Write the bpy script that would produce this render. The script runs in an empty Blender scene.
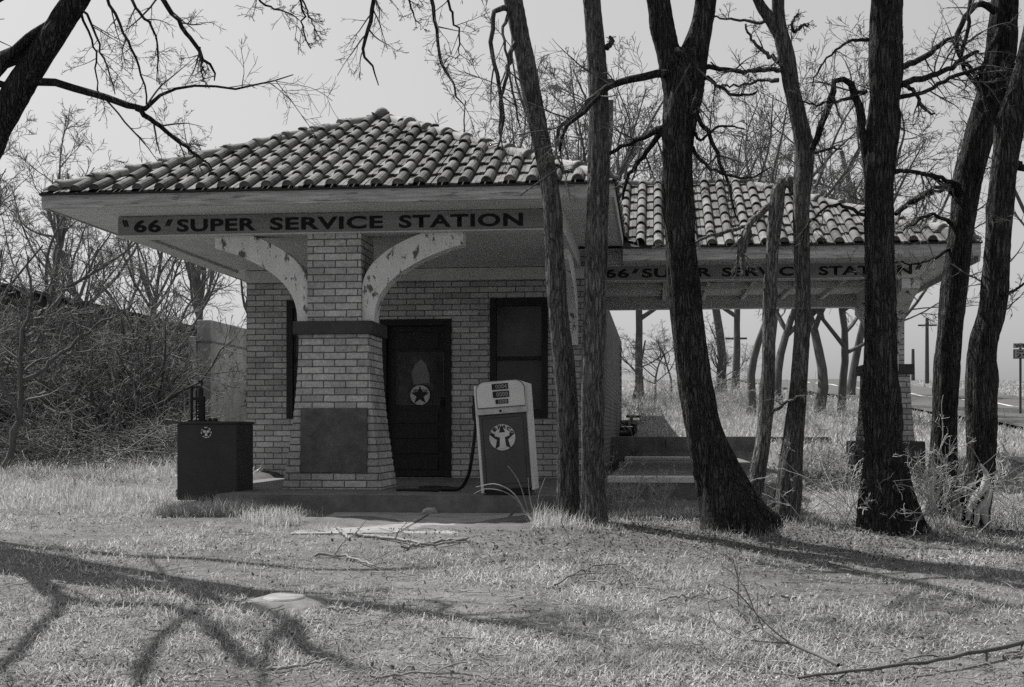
import bpy, bmesh, math, random
import numpy as np
from mathutils import Vector, Matrix

C = bpy.context.scene.collection
rng = np.random.default_rng(7)
random.seed(7)
R_ = math.radians

# ------------------------------------------------------------------ survey: camera at the origin, eye height z = 0
TH = R_(6.34); FPX = 1288.0; HOR = 430.0
FV = np.array([-math.sin(TH), math.cos(TH), 0.0]); RV = np.array([math.cos(TH), math.sin(TH), 0.0])
def W(px, d, py=None, z=None):
    p = FV * d + RV * ((px - 512) / FPX * d)
    zz = z if z is not None else (HOR - py) * d / FPX
    return np.array([p[0], p[1], zz])
def Xat(px, Y):
    return Y * math.tan(math.atan((px - 512) / FPX) - TH)

# ------------------------------------------------------------------ terrain
def sstep(a, b, x):
    t = np.clip((x - a) / (b - a), 0, 1); return t * t * (3 - 2 * t)
def rect_mask(X, Y, x0, x1, y0, y1, m):
    return sstep(x0 - m, x0, X) * (1 - sstep(x1, x1 + m, X)) * sstep(y0 - m, y0, Y) * (1 - sstep(y1, y1 + m, Y))
def wav(X, Y):
    return (0.5 * np.sin(X * 1.3 + 1.7 * np.sin(Y * .7)) + 0.5 * np.sin(Y * 1.9 + 1.1 * np.sin(X * .9 + 2)) +
            0.35 * np.sin(X * 3.7 + Y * 2.1 + 1.3) + 0.3 * np.sin(X * 5.3 - Y * 4.1) + .2 * np.sin(9.1 * X + 3 * np.sin(5 * Y)) * np.sin(7.7 * Y))
def ground(X, Y):
    X = np.asarray(X, float); Y = np.asarray(Y, float)
    d = -X * math.sin(TH) + Y * math.cos(TH)
    z = np.where(d < 9.6, -1.52 + .078 * d, -.771 + .038 * (d - 9.6)); z = np.where(d > 12, -.68 + .0554 * (d - 12), z)
    z = np.where(d > 81, 3.142 + 0.012 * (d - 81) - .00022 * (d - 81) ** 2, z)
    z = np.where(d > 130, 3.202 - .01 * (d - 130), z)
    z = np.where(d < -5, -1.894, z)
    m1 = rect_mask(X, Y, -4.2, -.6, 11.0, 28, .35)
    m2 = np.maximum(rect_mask(X, Y, -.7, 1.5, 12.5, 20.8, .3), rect_mask(X, Y, -.7, 3.5, 12.9, 18.5, .8))
    low = np.minimum(z, -.66)
    z = z * (1 - m1) + low * m1
    low2 = np.minimum(z, -.62)
    z = z * (1 - m2) + low2 * m2
    # bank behind the lot
    bank = np.exp(-((X - 1.6) / 3.2) ** 2) * sstep(21.3, 33, Y) * (1 - sstep(44, 60, Y))
    z = z + .28 * bank
    # mound of soil round the row of trunks
    for (px, dd, s, h) in ((590, 9.9, .5, .02), (740, 9.8, .6, .03), (890, 9.7, .7, .03), (965, 10.0, .6, .02)):
        p = W(px, dd, z=0); z = z + h * np.exp(-((X - p[0]) ** 2 + (Y - p[1]) ** 2) / (2 * s * s))
    p = W(285, 10.35, z=0); z = z + .05 * np.exp(-(((X - p[0]) / .8) ** 2 + ((Y - p[1]) / .3) ** 2))
    amp = .014 + .02 * sstep(14, 40, d)
    amp = amp * (1 - np.maximum(m1, m2))
    return z + amp * wav(X, Y)
def gz(x, y): return float(ground(x, y))
def onground(px, py):
    """point of the ground seen at a pixel"""
    d = 4.0
    while d < 140:
        p = W(px, d, py=py)
        if p[2] <= gz(p[0], p[1]): return p
        d += .02
    return p

# ------------------------------------------------------------------ object helpers
def mesh_np(name, V, quads=None, tris=None, smooth=False):
    V = np.asarray(V, np.float32); me = bpy.data.meshes.new(name)
    nq = 0 if quads is None else len(quads); nt = 0 if tris is None else len(tris)
    me.vertices.add(len(V)); me.vertices.foreach_set('co', V.ravel())
    parts = []; tot = []
    if nq: parts.append(np.asarray(quads, np.int32).ravel()); tot.append(np.full(nq, 4, np.int32))
    if nt: parts.append(np.asarray(tris, np.int32).ravel()); tot.append(np.full(nt, 3, np.int32))
    li = np.concatenate(parts); tt = np.concatenate(tot)
    me.loops.add(len(li)); me.loops.foreach_set('vertex_index', li)
    me.polygons.add(len(tt)); st = np.zeros(len(tt), np.int32); st[1:] = np.cumsum(tt)[:-1]
    me.polygons.foreach_set('loop_start', st)
    if smooth: me.polygons.foreach_set('use_smooth', np.ones(len(tt), bool))
    me.update(calc_edges=True); me.validate()
    return me
def link(name, me, mat=None, parent=None):
    if not isinstance(me, bpy.types.Mesh):          # a bmesh
        bm = me; me = bpy.data.meshes.new(name); bm.to_mesh(me); bm.free()
    o = bpy.data.objects.new(name, me); C.objects.link(o)
    if mat: me.materials.clear(); me.materials.append(mat)
    if parent is not None:
        o.parent = parent
        if parent.get('world_children'):
            w = Vector(parent['origin']); o.location = -w
    return o
def sub(name, me, mat, part):
    """sub-part of a part whose mesh is written in the same coordinates as the part"""
    if not isinstance(me, bpy.types.Mesh):
        bm = me; me = bpy.data.meshes.new(name); bm.to_mesh(me); bm.free()
    o = bpy.data.objects.new(name, me); C.objects.link(o); o.parent = part
    if mat: me.materials.clear(); me.materials.append(mat)
    return o
def tag(o, label=None, cat=None, group=None, kind=None):
    if label: o['label'] = label
    if cat: o['category'] = cat
    if group: o['group'] = group
    if kind: o['kind'] = kind
    return o
def thing(name, label, cat, loc=(0, 0, 0), group=None, world=True, rotz=0):
    o = bpy.data.objects.new(name, None); C.objects.link(o); o.location = tuple(float(v) for v in loc)
    o.rotation_euler = (0, 0, rotz); o.empty_display_size = .2
    if world and not rotz:
        o['world_children'] = 1; o['origin'] = [float(v) for v in loc]
    return tag(o, label, cat, group)
def dup(root, loc, rotz=0, scale=1, label=None, group=None):
    r = root.copy(); C.objects.link(r); r.location = tuple(float(v) for v in loc); r.rotation_euler = (0, 0, rotz); r.scale = (scale,) * 3 if not hasattr(scale, '__len__') else scale
    if label: r['label'] = label
    if group: r['group'] = group
    for ch in list(root.children):
        c = ch.copy(); C.objects.link(c); c.parent = r
        for g in ch.children:
            e = g.copy(); C.objects.link(e); e.parent = c
    return r
def structure(name, me, mat, label=None):
    o = link(name, me, mat); o['kind'] = 'structure'
    if label: o['label'] = label
    return o

def bx(bm, x0, x1, y0, y1, z0, z1, bev=0):
    vs = [bm.verts.new(p) for p in ((x0, y0, z0), (x1, y0, z0), (x1, y1, z0), (x0, y1, z0), (x0, y0, z1), (x1, y0, z1), (x1, y1, z1), (x0, y1, z1))]
    fs = [bm.faces.new([vs[i] for i in f]) for f in ((0, 3, 2, 1), (4, 5, 6, 7), (0, 1, 5, 4), (1, 2, 6, 5), (2, 3, 7, 6), (3, 0, 4, 7))]
    if bev:
        es = list({e for f in fs for e in f.edges})
        bmesh.ops.bevel(bm, geom=es, offset=bev, segments=2, affect='EDGES', profile=.5)
def box(*a, bev=0):
    bm = bmesh.new(); bx(bm, *a, bev=bev); return bm
def prism(bm, pts, vec):
    """closed prism: polygon pts swept by vec"""
    a = [bm.verts.new(p) for p in pts]; v = Vector(vec)
    b = [bm.verts.new(Vector(p) + v) for p in pts]; n = len(a)
    bm.faces.new(list(reversed(a))); bm.faces.new(b)
    for i in range(n):
        bm.faces.new((a[i], a[(i + 1) % n], b[(i + 1) % n], b[i]))
    bmesh.ops.recalc_face_normals(bm, faces=bm.faces)
def catmull(P, n):
    P = np.asarray(P, float); m = len(P)
    if m == 2:
        t = np.linspace(0, 1, n)[:, None]; return P[0] * (1 - t) + P[1] * t
    Q = np.vstack([2 * P[0] - P[1], P, 2 * P[-1] - P[-2]])
    L = np.concatenate([[0], np.cumsum(np.linalg.norm(np.diff(P[:, :3], axis=0), axis=1))]); L /= L[-1]
    out = []
    for u in np.linspace(0, 1, n):
        i = min(max(np.searchsorted(L, u, side='right') - 1, 0), m - 2)
        t = (u - L[i]) / max(L[i + 1] - L[i], 1e-9)
        a, b, c, d = Q[i], Q[i + 1], Q[i + 2], Q[i + 3]
        out.append(.5 * ((2 * b) + (-a + c) * t + (2 * a - 5 * b + 4 * c - d) * t * t + (-a + 3 * b - 3 * c + d) * t ** 3))
    return np.array(out)
def frames(P):
    """P (B,n,3) -> tangents and two normals"""
    T = np.empty_like(P); T[:, 1:-1] = P[:, 2:] - P[:, :-2]; T[:, 0] = P[:, 1] - P[:, 0]; T[:, -1] = P[:, -1] - P[:, -2]
    T /= np.linalg.norm(T, axis=2, keepdims=True) + 1e-12
    M = P[:, -1] - P[:, 0]; ref = np.where((np.abs(M[:, 2:3]) > .8 * np.linalg.norm(M, axis=1, keepdims=True)), np.array([[1., .13, 0]]), np.array([[.05, .1, 1.]]))
    ref = np.broadcast_to(ref[:, None, :], T.shape)
    N = np.cross(T, ref); N /= np.linalg.norm(N, axis=2, keepdims=True) + 1e-12
    return T, N, np.cross(T, N)
def tubes(P, R, k):
    """batch of tubes: P (B,n,3), R (B,n) -> verts, quads (tips closed by a zero radius)"""
    B, n, _ = P.shape; T, N, M = frames(P)
    a = np.arange(k) * 2 * math.pi / k
    V = P[:, :, None, :] + R[:, :, None, None] * (np.cos(a)[None, None, :, None] * N[:, :, None, :] + np.sin(a)[None, None, :, None] * M[:, :, None, :])
    b = np.arange(B)[:, None, None] * n * k; i = np.arange(n - 1)[None, :, None] * k; j = np.arange(k)[None, None, :]; j2 = (j + 1) % k
    Q = np.stack([b + i + j, b + i + k + j, b + i + k + j2, b + i + j2], -1).reshape(-1, 4)
    return V.reshape(-1, 3), Q
class Acc:
    def __init__(s): s.V = []; s.Q = []; s.n = 0
    def add(s, VQ):
        V, Q = VQ; s.V.append(V); s.Q.append(Q + s.n); s.n += len(V)
    def tube(s, pts, rad, k=6, n=None):
        pts = np.asarray(pts, float); rad = np.asarray(rad, float) if hasattr(rad, '__len__') else np.full(len(pts), float(rad))
        if n:
            A = catmull(np.hstack([pts, rad[:, None]]), n); pts, rad = A[:, :3], np.maximum(A[:, 3], 0)
        s.add(tubes(pts[None], rad[None], k))
    def mesh(s, name, smooth=True): return mesh_np(name, np.vstack(s.V), np.vstack(s.Q), smooth=smooth)

def text_mesh(s, x0, x1, z0, z1, depth=.004, bold=.03, align_y=0):
    """lettering fitted to a rectangle in the XZ plane, facing -Y"""
    cu = bpy.data.curves.new('letters', 'FONT'); cu.body = s; cu.offset = bold; cu.extrude = .02; cu.resolution_u = 4; cu.space_character = 1.08
    o = bpy.data.objects.new('letters', cu); C.objects.link(o)
    dg = bpy.context.evaluated_depsgraph_get(); dg.update()
    me = bpy.data.meshes.new_from_object(o.evaluated_get(dg)); bpy.data.objects.remove(o); bpy.data.curves.remove(cu)
    n = len(me.vertices); co = np.empty(n * 3, np.float32); me.vertices.foreach_get('co', co); co = co.reshape(-1, 3)
    lo, hi = co.min(0), co.max(0); u = (co - lo) / (hi - lo + 1e-9)
    out = np.stack([x0 + u[:, 0] * (x1 - x0), -u[:, 2] * depth, z0 + u[:, 1] * (z1 - z0)], -1).astype(np.float32)
    tris = [[]]; me.calc_loop_triangles()
    T = np.empty(len(me.loop_triangles) * 3, np.int32); me.loop_triangles.foreach_get('vertices', T)
    bpy.data.meshes.remove(me)
    return out, T.reshape(-1, 3)
def merge_tris(name, items):
    V = []; T = []; n = 0
    for v, t in items: V.append(v); T.append(t + n); n += len(v)
    return mesh_np(name, np.vstack(V), tris=np.vstack(T))

# ------------------------------------------------------------------ materials (a black-and-white place: every colour is a grey)
def mat(name, base=.3, rough=.85, var=.25, scale=6., detail=6., bump=0., bscale=None, spec=.3, metal=0., stretch=None, coords='Object', island=0., translucent=0., spots=None):
    m = bpy.data.materials.new(name); m.use_nodes = True; nt = m.node_tree; nd = nt.nodes; L = nt.links
    b = nd['Principled BSDF']; b.inputs['Roughness'].default_value = rough; b.inputs['Specular IOR Level'].default_value = spec; b.inputs['Metallic'].default_value = metal
    tc = nd.new('ShaderNodeTexCoord'); vec = tc.outputs[coords]
    if stretch:
        mp = nd.new('ShaderNodeMapping'); mp.inputs['Scale'].default_value = stretch; L.new(vec, mp.inputs[0]); vec = mp.outputs[0]
    nz = nd.new('ShaderNodeTexNoise'); nz.inputs['Scale'].default_value = scale; nz.inputs['Detail'].default_value = detail; nz.inputs['Roughness'].default_value = .65; L.new(vec, nz.inputs['Vector'])
    mr = nd.new('ShaderNodeMapRange'); mr.inputs[1].default_value = .3; mr.inputs[2].default_value = .7; mr.inputs[3].default_value = base * (1 - var); mr.inputs[4].default_value = base * (1 + var); L.new(nz.outputs['Fac'], mr.inputs[0])
    val = mr.outputs[0]
    if island:
        g = nd.new('ShaderNodeNewGeometry'); r2 = nd.new('ShaderNodeMapRange'); r2.inputs[3].default_value = 1 - island; r2.inputs[4].default_value = 1 + island; L.new(g.outputs['Random Per Island'], r2.inputs[0])
        mu = nd.new('ShaderNodeMath'); mu.operation = 'MULTIPLY'; L.new(val, mu.inputs[0]); L.new(r2.outputs[0], mu.inputs[1]); val = mu.outputs[0]
    if spots:   # (scale, threshold, value): worn patches of another tone
        n2 = nd.new('ShaderNodeTexNoise'); n2.inputs['Scale'].default_value = spots[0]; n2.inputs['Detail'].default_value = 8; n2.inputs['Roughness'].default_value = .7; L.new(vec, n2.inputs['Vector'])
        m2 = nd.new('ShaderNodeMapRange'); m2.inputs[1].default_value = spots[1]; m2.inputs[2].default_value = spots[1] + .03; L.new(n2.outputs['Fac'], m2.inputs[0])
        mx = nd.new('ShaderNodeMix'); mx.data_type = 'FLOAT'; L.new(m2.outputs[0], mx.inputs[0]); L.new(val, mx.inputs[2]); mx.inputs[3].default_value = spots[2]; val = mx.outputs[0]
    cc = nd.new('ShaderNodeCombineColor')
    for i in range(3): L.new(val, cc.inputs[i])
    L.new(cc.outputs[0], b.inputs['Base Color'])
    if bump:
        bp = nd.new('ShaderNodeBump'); bp.inputs['Strength'].default_value = bump; bp.inputs['Distance'].default_value = .02
        nb = nd.new('ShaderNodeTexNoise'); nb.inputs['Scale'].default_value = bscale or scale * 3; nb.inputs['Detail'].default_value = 6; L.new(vec, nb.inputs['Vector']); L.new(nb.outputs['Fac'], bp.inputs['Height']); L.new(bp.outputs[0], b.inputs['Normal'])
    if translucent:
        tr = nd.new('ShaderNodeBsdfTranslucent'); L.new(cc.outputs[0], tr.inputs['Color']); ms = nd.new('ShaderNodeMixShader'); ms.inputs[0].default_value = translucent
        L.new(b.outputs[0], ms.inputs[1]); L.new(tr.outputs[0], ms.inputs[2]); L.new(ms.outputs[0], nd['Material Output'].inputs['Surface'])
    return m
def bark(name, base, furrow=1.0, vs=11.):
    m = bpy.data.materials.new(name); m.use_nodes = True; nt = m.node_tree; nd = nt.nodes; L = nt.links
    b = nd['Principled BSDF']; b.inputs['Roughness'].default_value = .95; b.inputs['Specular IOR Level'].default_value = .15
    tc = nd.new('ShaderNodeTexCoord'); mp = nd.new('ShaderNodeMapping'); mp.inputs['Scale'].default_value = (vs, vs, vs * .17); L.new(tc.outputs['Object'], mp.inputs[0])
    nz = nd.new('ShaderNodeTexNoise'); nz.inputs['Scale'].default_value = 1.2; nz.inputs['Detail'].default_value = 3; L.new(mp.outputs[0], nz.inputs['Vector'])
    va = nd.new('ShaderNodeVectorMath'); va.operation = 'SCALE'; va.inputs['Scale'].default_value = 1.5; L.new(nz.outputs['Color'], va.inputs[0])
    ad = nd.new('ShaderNodeVectorMath'); L.new(mp.outputs[0], ad.inputs[0]); L.new(va.outputs[0], ad.inputs[1])
    vo = nd.new('ShaderNodeTexVoronoi'); vo.feature = 'DISTANCE_TO_EDGE'; vo.inputs['Scale'].default_value = 3.4; L.new(ad.outputs[0], vo.inputs['Vector'])
    mr = nd.new('ShaderNodeMapRange'); mr.inputs[1].default_value = 0; mr.inputs[2].default_value = .28; L.new(vo.outputs['Distance'], mr.inputs[0])
    fine = nd.new('ShaderNodeTexNoise'); fine.inputs['Scale'].default_value = 60; fine.inputs['Detail'].default_value = 6; L.new(tc.outputs['Object'], fine.inputs['Vector'])
    mp2 = nd.new('ShaderNodeMapping'); mp2.inputs['Scale'].default_value = (vs * 1.6, vs * 1.6, vs * .22); L.new(tc.outputs['Object'], mp2.inputs[0])
    n3 = nd.new('ShaderNodeTexNoise'); n3.inputs['Scale'].default_value = 2.2; n3.inputs['Detail'].default_value = 9; n3.inputs['Roughness'].default_value = .72; n3.inputs['Distortion'].default_value = .8; L.new(mp2.outputs[0], n3.inputs['Vector'])
    r3 = nd.new('ShaderNodeMapRange'); r3.inputs[1].default_value = .32; r3.inputs[2].default_value = .68; r3.inputs[4].default_value = 1.0; L.new(n3.outputs['Fac'], r3.inputs[0])
    h1 = nd.new('ShaderNodeMath'); h1.operation = 'MULTIPLY'; L.new(mr.outputs[0], h1.inputs[0]); h1.inputs[1].default_value = .62
    h2 = nd.new('ShaderNodeMath'); h2.operation = 'MULTIPLY_ADD'; L.new(r3.outputs[0], h2.inputs[0]); h2.inputs[1].default_value = .6; L.new(h1.outputs[0], h2.inputs[2])
    m1 = nd.new('ShaderNodeMath'); m1.operation = 'MULTIPLY_ADD'; L.new(fine.outputs['Fac'], m1.inputs[0]); m1.inputs[1].default_value = .35; L.new(h2.outputs[0], m1.inputs[2])
    big = nd.new('ShaderNodeTexNoise'); big.inputs['Scale'].default_value = 2.5; big.inputs['Detail'].default_value = 4; L.new(tc.outputs['Object'], big.inputs['Vector'])
    co = nd.new('ShaderNodeMapRange'); co.inputs[1].default_value = 0.3; co.inputs[2].default_value = 1.25; co.inputs[3].default_value = base * .15; co.inputs[4].default_value = base * 1.9; L.new(m1.outputs[0], co.inputs[0])
    bg = nd.new('ShaderNodeMapRange'); bg.inputs[1].default_value = .3; bg.inputs[2].default_value = .7; bg.inputs[3].default_value = .7; bg.inputs[4].default_value = 1.35; L.new(big.outputs['Fac'], bg.inputs[0])
    mu = nd.new('ShaderNodeMath'); mu.operation = 'MULTIPLY'; L.new(co.outputs[0], mu.inputs[0]); L.new(bg.outputs[0], mu.inputs[1])
    cc = nd.new('ShaderNodeCombineColor')
    for i in range(3): L.new(mu.outputs[0], cc.inputs[i])
    L.new(cc.outputs[0], b.inputs['Base Color'])
    bp = nd.new('ShaderNodeBump'); bp.inputs['Strength'].default_value = 1.0 * furrow; bp.inputs['Distance'].default_value = .07; L.new(m1.outputs[0], bp.inputs['Height']); L.new(bp.outputs[0], b.inputs['Normal'])
    return m
def brick(name, base=.33, mortar=.12, bw=.216, bh=.0675, off=0.0):
    """running-bond brickwork laid on each wall plane by its own facing"""
    m = bpy.data.materials.new(name); m.use_nodes = True; nt = m.node_tree; nd = nt.nodes; L = nt.links
    b = nd['Principled BSDF']; b.inputs['Roughness'].default_value = .9; b.inputs['Specular IOR Level'].default_value = .2
    g = nd.new('ShaderNodeNewGeometry'); sp = nd.new('ShaderNodeSeparateXYZ'); L.new(g.outputs['Position'], sp.inputs[0]); sn = nd.new('ShaderNodeSeparateXYZ'); L.new(g.outputs['True Normal'], sn.inputs[0])
    ab = nd.new('ShaderNodeMath'); ab.operation = 'ABSOLUTE'; L.new(sn.outputs['X'], ab.inputs[0])
    gt = nd.new('ShaderNodeMath'); gt.operation = 'GREATER_THAN'; gt.inputs[1].default_value = .6; L.new(ab.outputs[0], gt.inputs[0])
    mx = nd.new('ShaderNodeMix'); mx.data_type = 'FLOAT'; L.new(gt.outputs[0], mx.inputs[0]); L.new(sp.outputs['X'], mx.inputs[2]); L.new(sp.outputs['Y'], mx.inputs[3])
    zz = nd.new('ShaderNodeMath'); zz.operation = 'ADD'; zz.inputs[1].default_value = 5.0 * .0675 * 10 + off; L.new(sp.outputs['Z'], zz.inputs[0])
    xx = nd.new('ShaderNodeMath'); xx.operation = 'ADD'; xx.inputs[1].default_value = 21.6; L.new(mx.outputs[0], xx.inputs[0])
    cb = nd.new('ShaderNodeCombineXYZ'); L.new(xx.outputs[0], cb.inputs[0]); L.new(zz.outputs[0], cb.inputs[1])
    wn = nd.new('ShaderNodeTexNoise'); wn.inputs['Scale'].default_value = 14; wn.inputs['Detail'].default_value = 3; L.new(g.outputs['Position'], wn.inputs['Vector'])
    ws = nd.new('ShaderNodeVectorMath'); ws.operation = 'SCALE'; ws.inputs['Scale'].default_value = .008; L.new(wn.outputs['Color'], ws.inputs[0])
    wa = nd.new('ShaderNodeVectorMath'); L.new(cb.outputs[0], wa.inputs[0]); L.new(ws.outputs[0], wa.inputs[1])
    br = nd.new('ShaderNodeTexBrick'); br.inputs['Scale'].default_value = 1; br.inputs['Brick Width'].default_value = bw; br.inputs['Row Height'].default_value = bh; br.inputs['Mortar Size'].default_value = .0062; br.inputs['Mortar Smooth'].default_value = .25; br.inputs['Bias'].default_value = 0
    br.inputs['Color1'].default_value = (base * .8,) * 3 + (1,); br.inputs['Color2'].default_value = (base * 1.2,) * 3 + (1,); br.inputs['Mortar'].default_value = (mortar,) * 3 + (1,)
    L.new(wa.outputs[0], br.inputs['Vector'])
    nz = nd.new('ShaderNodeTexNoise'); nz.inputs['Scale'].default_value = 40; nz.inputs['Detail'].default_value = 8; L.new(g.outputs['Position'], nz.inputs['Vector'])
    nb = nd.new('ShaderNodeTexNoise'); nb.inputs['Scale'].default_value = 1.7; nb.inputs['Detail'].default_value = 5; L.new(g.outputs['Position'], nb.inputs['Vector'])
    r1 = nd.new('ShaderNodeMapRange'); r1.inputs[1].default_value = .25; r1.inputs[2].default_value = .75; r1.inputs[3].default_value = .72; r1.inputs[4].default_value = 1.25; L.new(nz.outputs['Fac'], r1.inputs[0])
    r2 = nd.new('ShaderNodeMapRange'); r2.inputs[1].default_value = .3; r2.inputs[2].default_value = .7; r2.inputs[3].default_value = .72; r2.inputs[4].default_value = 1.2; L.new(nb.outputs['Fac'], r2.inputs[0])
    mm = nd.new('ShaderNodeMath'); mm.operation = 'MULTIPLY'; L.new(r1.outputs[0], mm.inputs[0]); L.new(r2.outputs[0], mm.inputs[1])
    vm = nd.new('ShaderNodeVectorMath'); vm.operation = 'SCALE'; L.new(br.outputs['Color'], vm.inputs[0]); L.new(mm.outputs[0], vm.inputs['Scale']); L.new(vm.outputs[0], b.inputs['Base Color'])
    iv = nd.new('ShaderNodeMath'); iv.operation = 'MULTIPLY_ADD'; iv.inputs[1].default_value = -1; iv.inputs[2].default_value = 1; L.new(br.outputs['Fac'], iv.inputs[0])
    ih = nd.new('ShaderNodeMath'); ih.operation = 'MULTIPLY_ADD'; L.new(nz.outputs['Fac'], ih.inputs[0]); ih.inputs[1].default_value = .25; L.new(iv.outputs[0], ih.inputs[2])
    bp = nd.new('ShaderNodeBump'); bp.inputs['Strength'].default_value = .8; bp.inputs['Distance'].default_value = .008; L.new(ih.outputs[0], bp.inputs['Height']); L.new(bp.outputs[0], b.inputs['Normal'])
    return m

M = {}
M['brick'] = brick('brick', .46, .13)
M['brick_dark'] = brick('shaded_brick', .16, .07)  # darker copy of the brick: side-wall shade put into the colour
M['white_wood'] = mat('painted_white_boards', .66, .7, .14, 3, bump=.2, bscale=30, stretch=(1, 8, 8), spots=(4., .66, .3))
M['brace'] = mat('peeling_white_paint', .74, .7, .12, 4, bump=.5, bscale=22, spots=(7, .56, .13), stretch=(1.6, 1.6, .8))
M['fascia'] = mat('weathered_fascia', .42, .85, .4, 3.5, bump=.4, stretch=(.7, 8, 8), spots=(5, .56, .2))
M['soffit'] = mat('soffit_boards', .6, .75, .15, 2.5, bump=.12, stretch=(9, 1, 1), spots=(6, .72, .2))
M['board'] = mat('grey_sign_board', .24, .8, .2, 3, bump=.12, stretch=(1, 6, 7))
M['letter'] = mat('black_sign_paint', .012, .75, .3, 8)
M['trim'] = mat('pale_trim', .6, .7, .12, 4, spots=(9, .68, .3))
M['band'] = mat('dark_painted_band', .055, .7, .3, 6, bump=.2)
M['tile'] = mat('clay_roof_tile', .135, .85, .5, 3.2, detail=9, bump=.4, bscale=40, island=.42, spec=.25, spots=(2.6, .58, .05))
M['ridge'] = mat('clay_ridge_tile', .19, .8, .3, 5, bump=.25, bscale=40, island=.3)
M['deck'] = mat('roof_deck', .03, .9)
M['dark'] = mat('dark_painted_wood', .018, .6, .4, 6, bump=.2, stretch=(6, 6, 1))
M['dark2'] = mat('dark_door_paint', .022, .55, .35, 5, bump=.15, stretch=(7, 7, 1))
M['plate'] = mat('dark_patch', .11, .8, .35, 9, bump=.4, spots=(11, .62, .12))
M['glass'] = mat('dusty_glass', .06, .2, .5, 3, spec=.25)
M['paper'] = mat('pale_paper', .22, .9, .2, 4)
M['paper2'] = mat('grimy_curtain', .075, .9, .5, 9)
M['line'] = mat('window_putty', .16, .8, .3, 10)
M['concrete'] = mat('old_concrete', .40, .9, .22, 5, bump=.35, bscale=26, spots=(6, .66, .24))
M['paving'] = mat('worn_paving', .25, .9, .3, 4, bump=.4, bscale=24, spots=(5, .62, .17))
M['capc'] = mat('cap_concrete', .17, .9, .3, 9, bump=.4, bscale=30)
M['kerb'] = mat('dirty_kerb_concrete', .14, .9, .35, 5, bump=.4, bscale=24)
M['ruin'] = mat('dark_weathered_concrete', .30, .9, .4, 3, bump=.4, bscale=15, stretch=(1, 1, .4))
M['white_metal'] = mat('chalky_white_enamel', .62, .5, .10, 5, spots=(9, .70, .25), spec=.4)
M['red_metal'] = mat('faded_dark_enamel', .052, .5, .25, 5, bump=.08, spec=.4, spots=(14, .70, .03))
M['chrome'] = mat('dull_metal_trim', .4, .45, .3, 8, metal=.4)
M['black'] = mat('black_rubber', .010, .55, .3, 9)
M['box'] = mat('dark_painted_steel', .03, .5, .25, 4, bump=.1, spec=.35)
M['iron'] = mat('rusty_black_iron', .018, .8, .4, 14, bump=.4)
M['disc'] = mat('emblem_white', .55, .6, .2, 9, spots=(16, .66, .2))
M['star'] = mat('emblem_dark', .022, .6, .3, 9)
M['digit'] = mat('pale_numerals', .30, .6, .2, 9)
M['bark_a'] = bark('bark_grey', .15, .9)
M['bark_c'] = bark('bark_dark', .105, 1.2)
M['bark_d'] = bark('bark_pale', .21, .8, 12)
M['bark_bg'] = mat('bark_far', .10, .95, .4, 4, stretch=(4, 4, .7))
M['twig'] = mat('twig_dark', .075, .9, .35, 3)
M['twig_mid'] = mat('twig_mid', .13, .9, .35, 3, island=.3)
M['twig_pale'] = mat('twig_pale', .36, .85, .35, 3, island=.35)
M['twig_brush'] = mat('twig_brush', .20, .9, .4, 2, island=.4)
M['deadwood'] = mat('dead_wood', .24, .9, .4, 6, bump=.3, stretch=(3, 3, 3), island=.3)
M['torn'] = mat('torn_pale_wood', .42, .85, .35, 7, bump=.5, stretch=(9, 9, 1.5))
M['hollow'] = mat('shade_black_hollow', .006, .95)  # near-black: the shade inside the hollow is put into the colour
M['grass'] = mat('dry_grass', .41, .85, .55, 2.6, detail=8, island=.5, translucent=.35, spec=.2)
M['weed'] = mat('tall_dry_grass', .46, .85, .3, 2, island=.4, translucent=.4, spec=.2)
M['litter'] = mat('leaf_litter', .11, .9, .4, 3, island=.6, translucent=.15)
M['shed'] = mat('dark_shed_boards', .035, .9, .5, 3, bump=.3, stretch=(1, 6, .5))
M['asphalt'] = mat('asphalt', .085, .9, .2, 3, bump=.2, bscale=60)
M['roadpaint'] = mat('road_paint', .6, .8, .2, 6)
M['pole'] = mat('grey_pole_wood', .08, .9, .3, 5, stretch=(6, 6, 1))
M['signback'] = mat('road_sign_sheet', .30, .5, .1, 6)
M['stone'] = mat('pale_stone', .3, .9, .3, 12, bump=.4)

def ground_mat():
    m = mat('dry_earth_and_thatch', .125, .95, .35, 7, detail=9, bump=.8, bscale=50)
    nt = m.node_tree; nd = nt.nodes; L = nt.links
    b = nd['Principled BSDF']; old = b.inputs['Base Color'].links[0].from_socket
    tc = nd.new('ShaderNodeTexCoord'); n = nd.new('ShaderNodeTexNoise'); n.inputs['Scale'].default_value = .55; n.inputs['Detail'].default_value = 5; L.new(tc.outputs['Object'], n.inputs['Vector'])
    r = nd.new('ShaderNodeMapRange'); r.inputs[1].default_value = .35; r.inputs[2].default_value = .65; r.inputs[3].default_value = .75; r.inputs[4].default_value = 1.2; L.new(n.outputs['Fac'], r.inputs[0])
    v = nd.new('ShaderNodeVectorMath'); v.operation = 'SCALE'; L.new(old, v.inputs[0]); L.new(r.outputs[0], v.inputs['Scale']); L.new(v.outputs[0], b.inputs['Base Color'])
    return m
M['ground'] = ground_mat()

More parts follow.
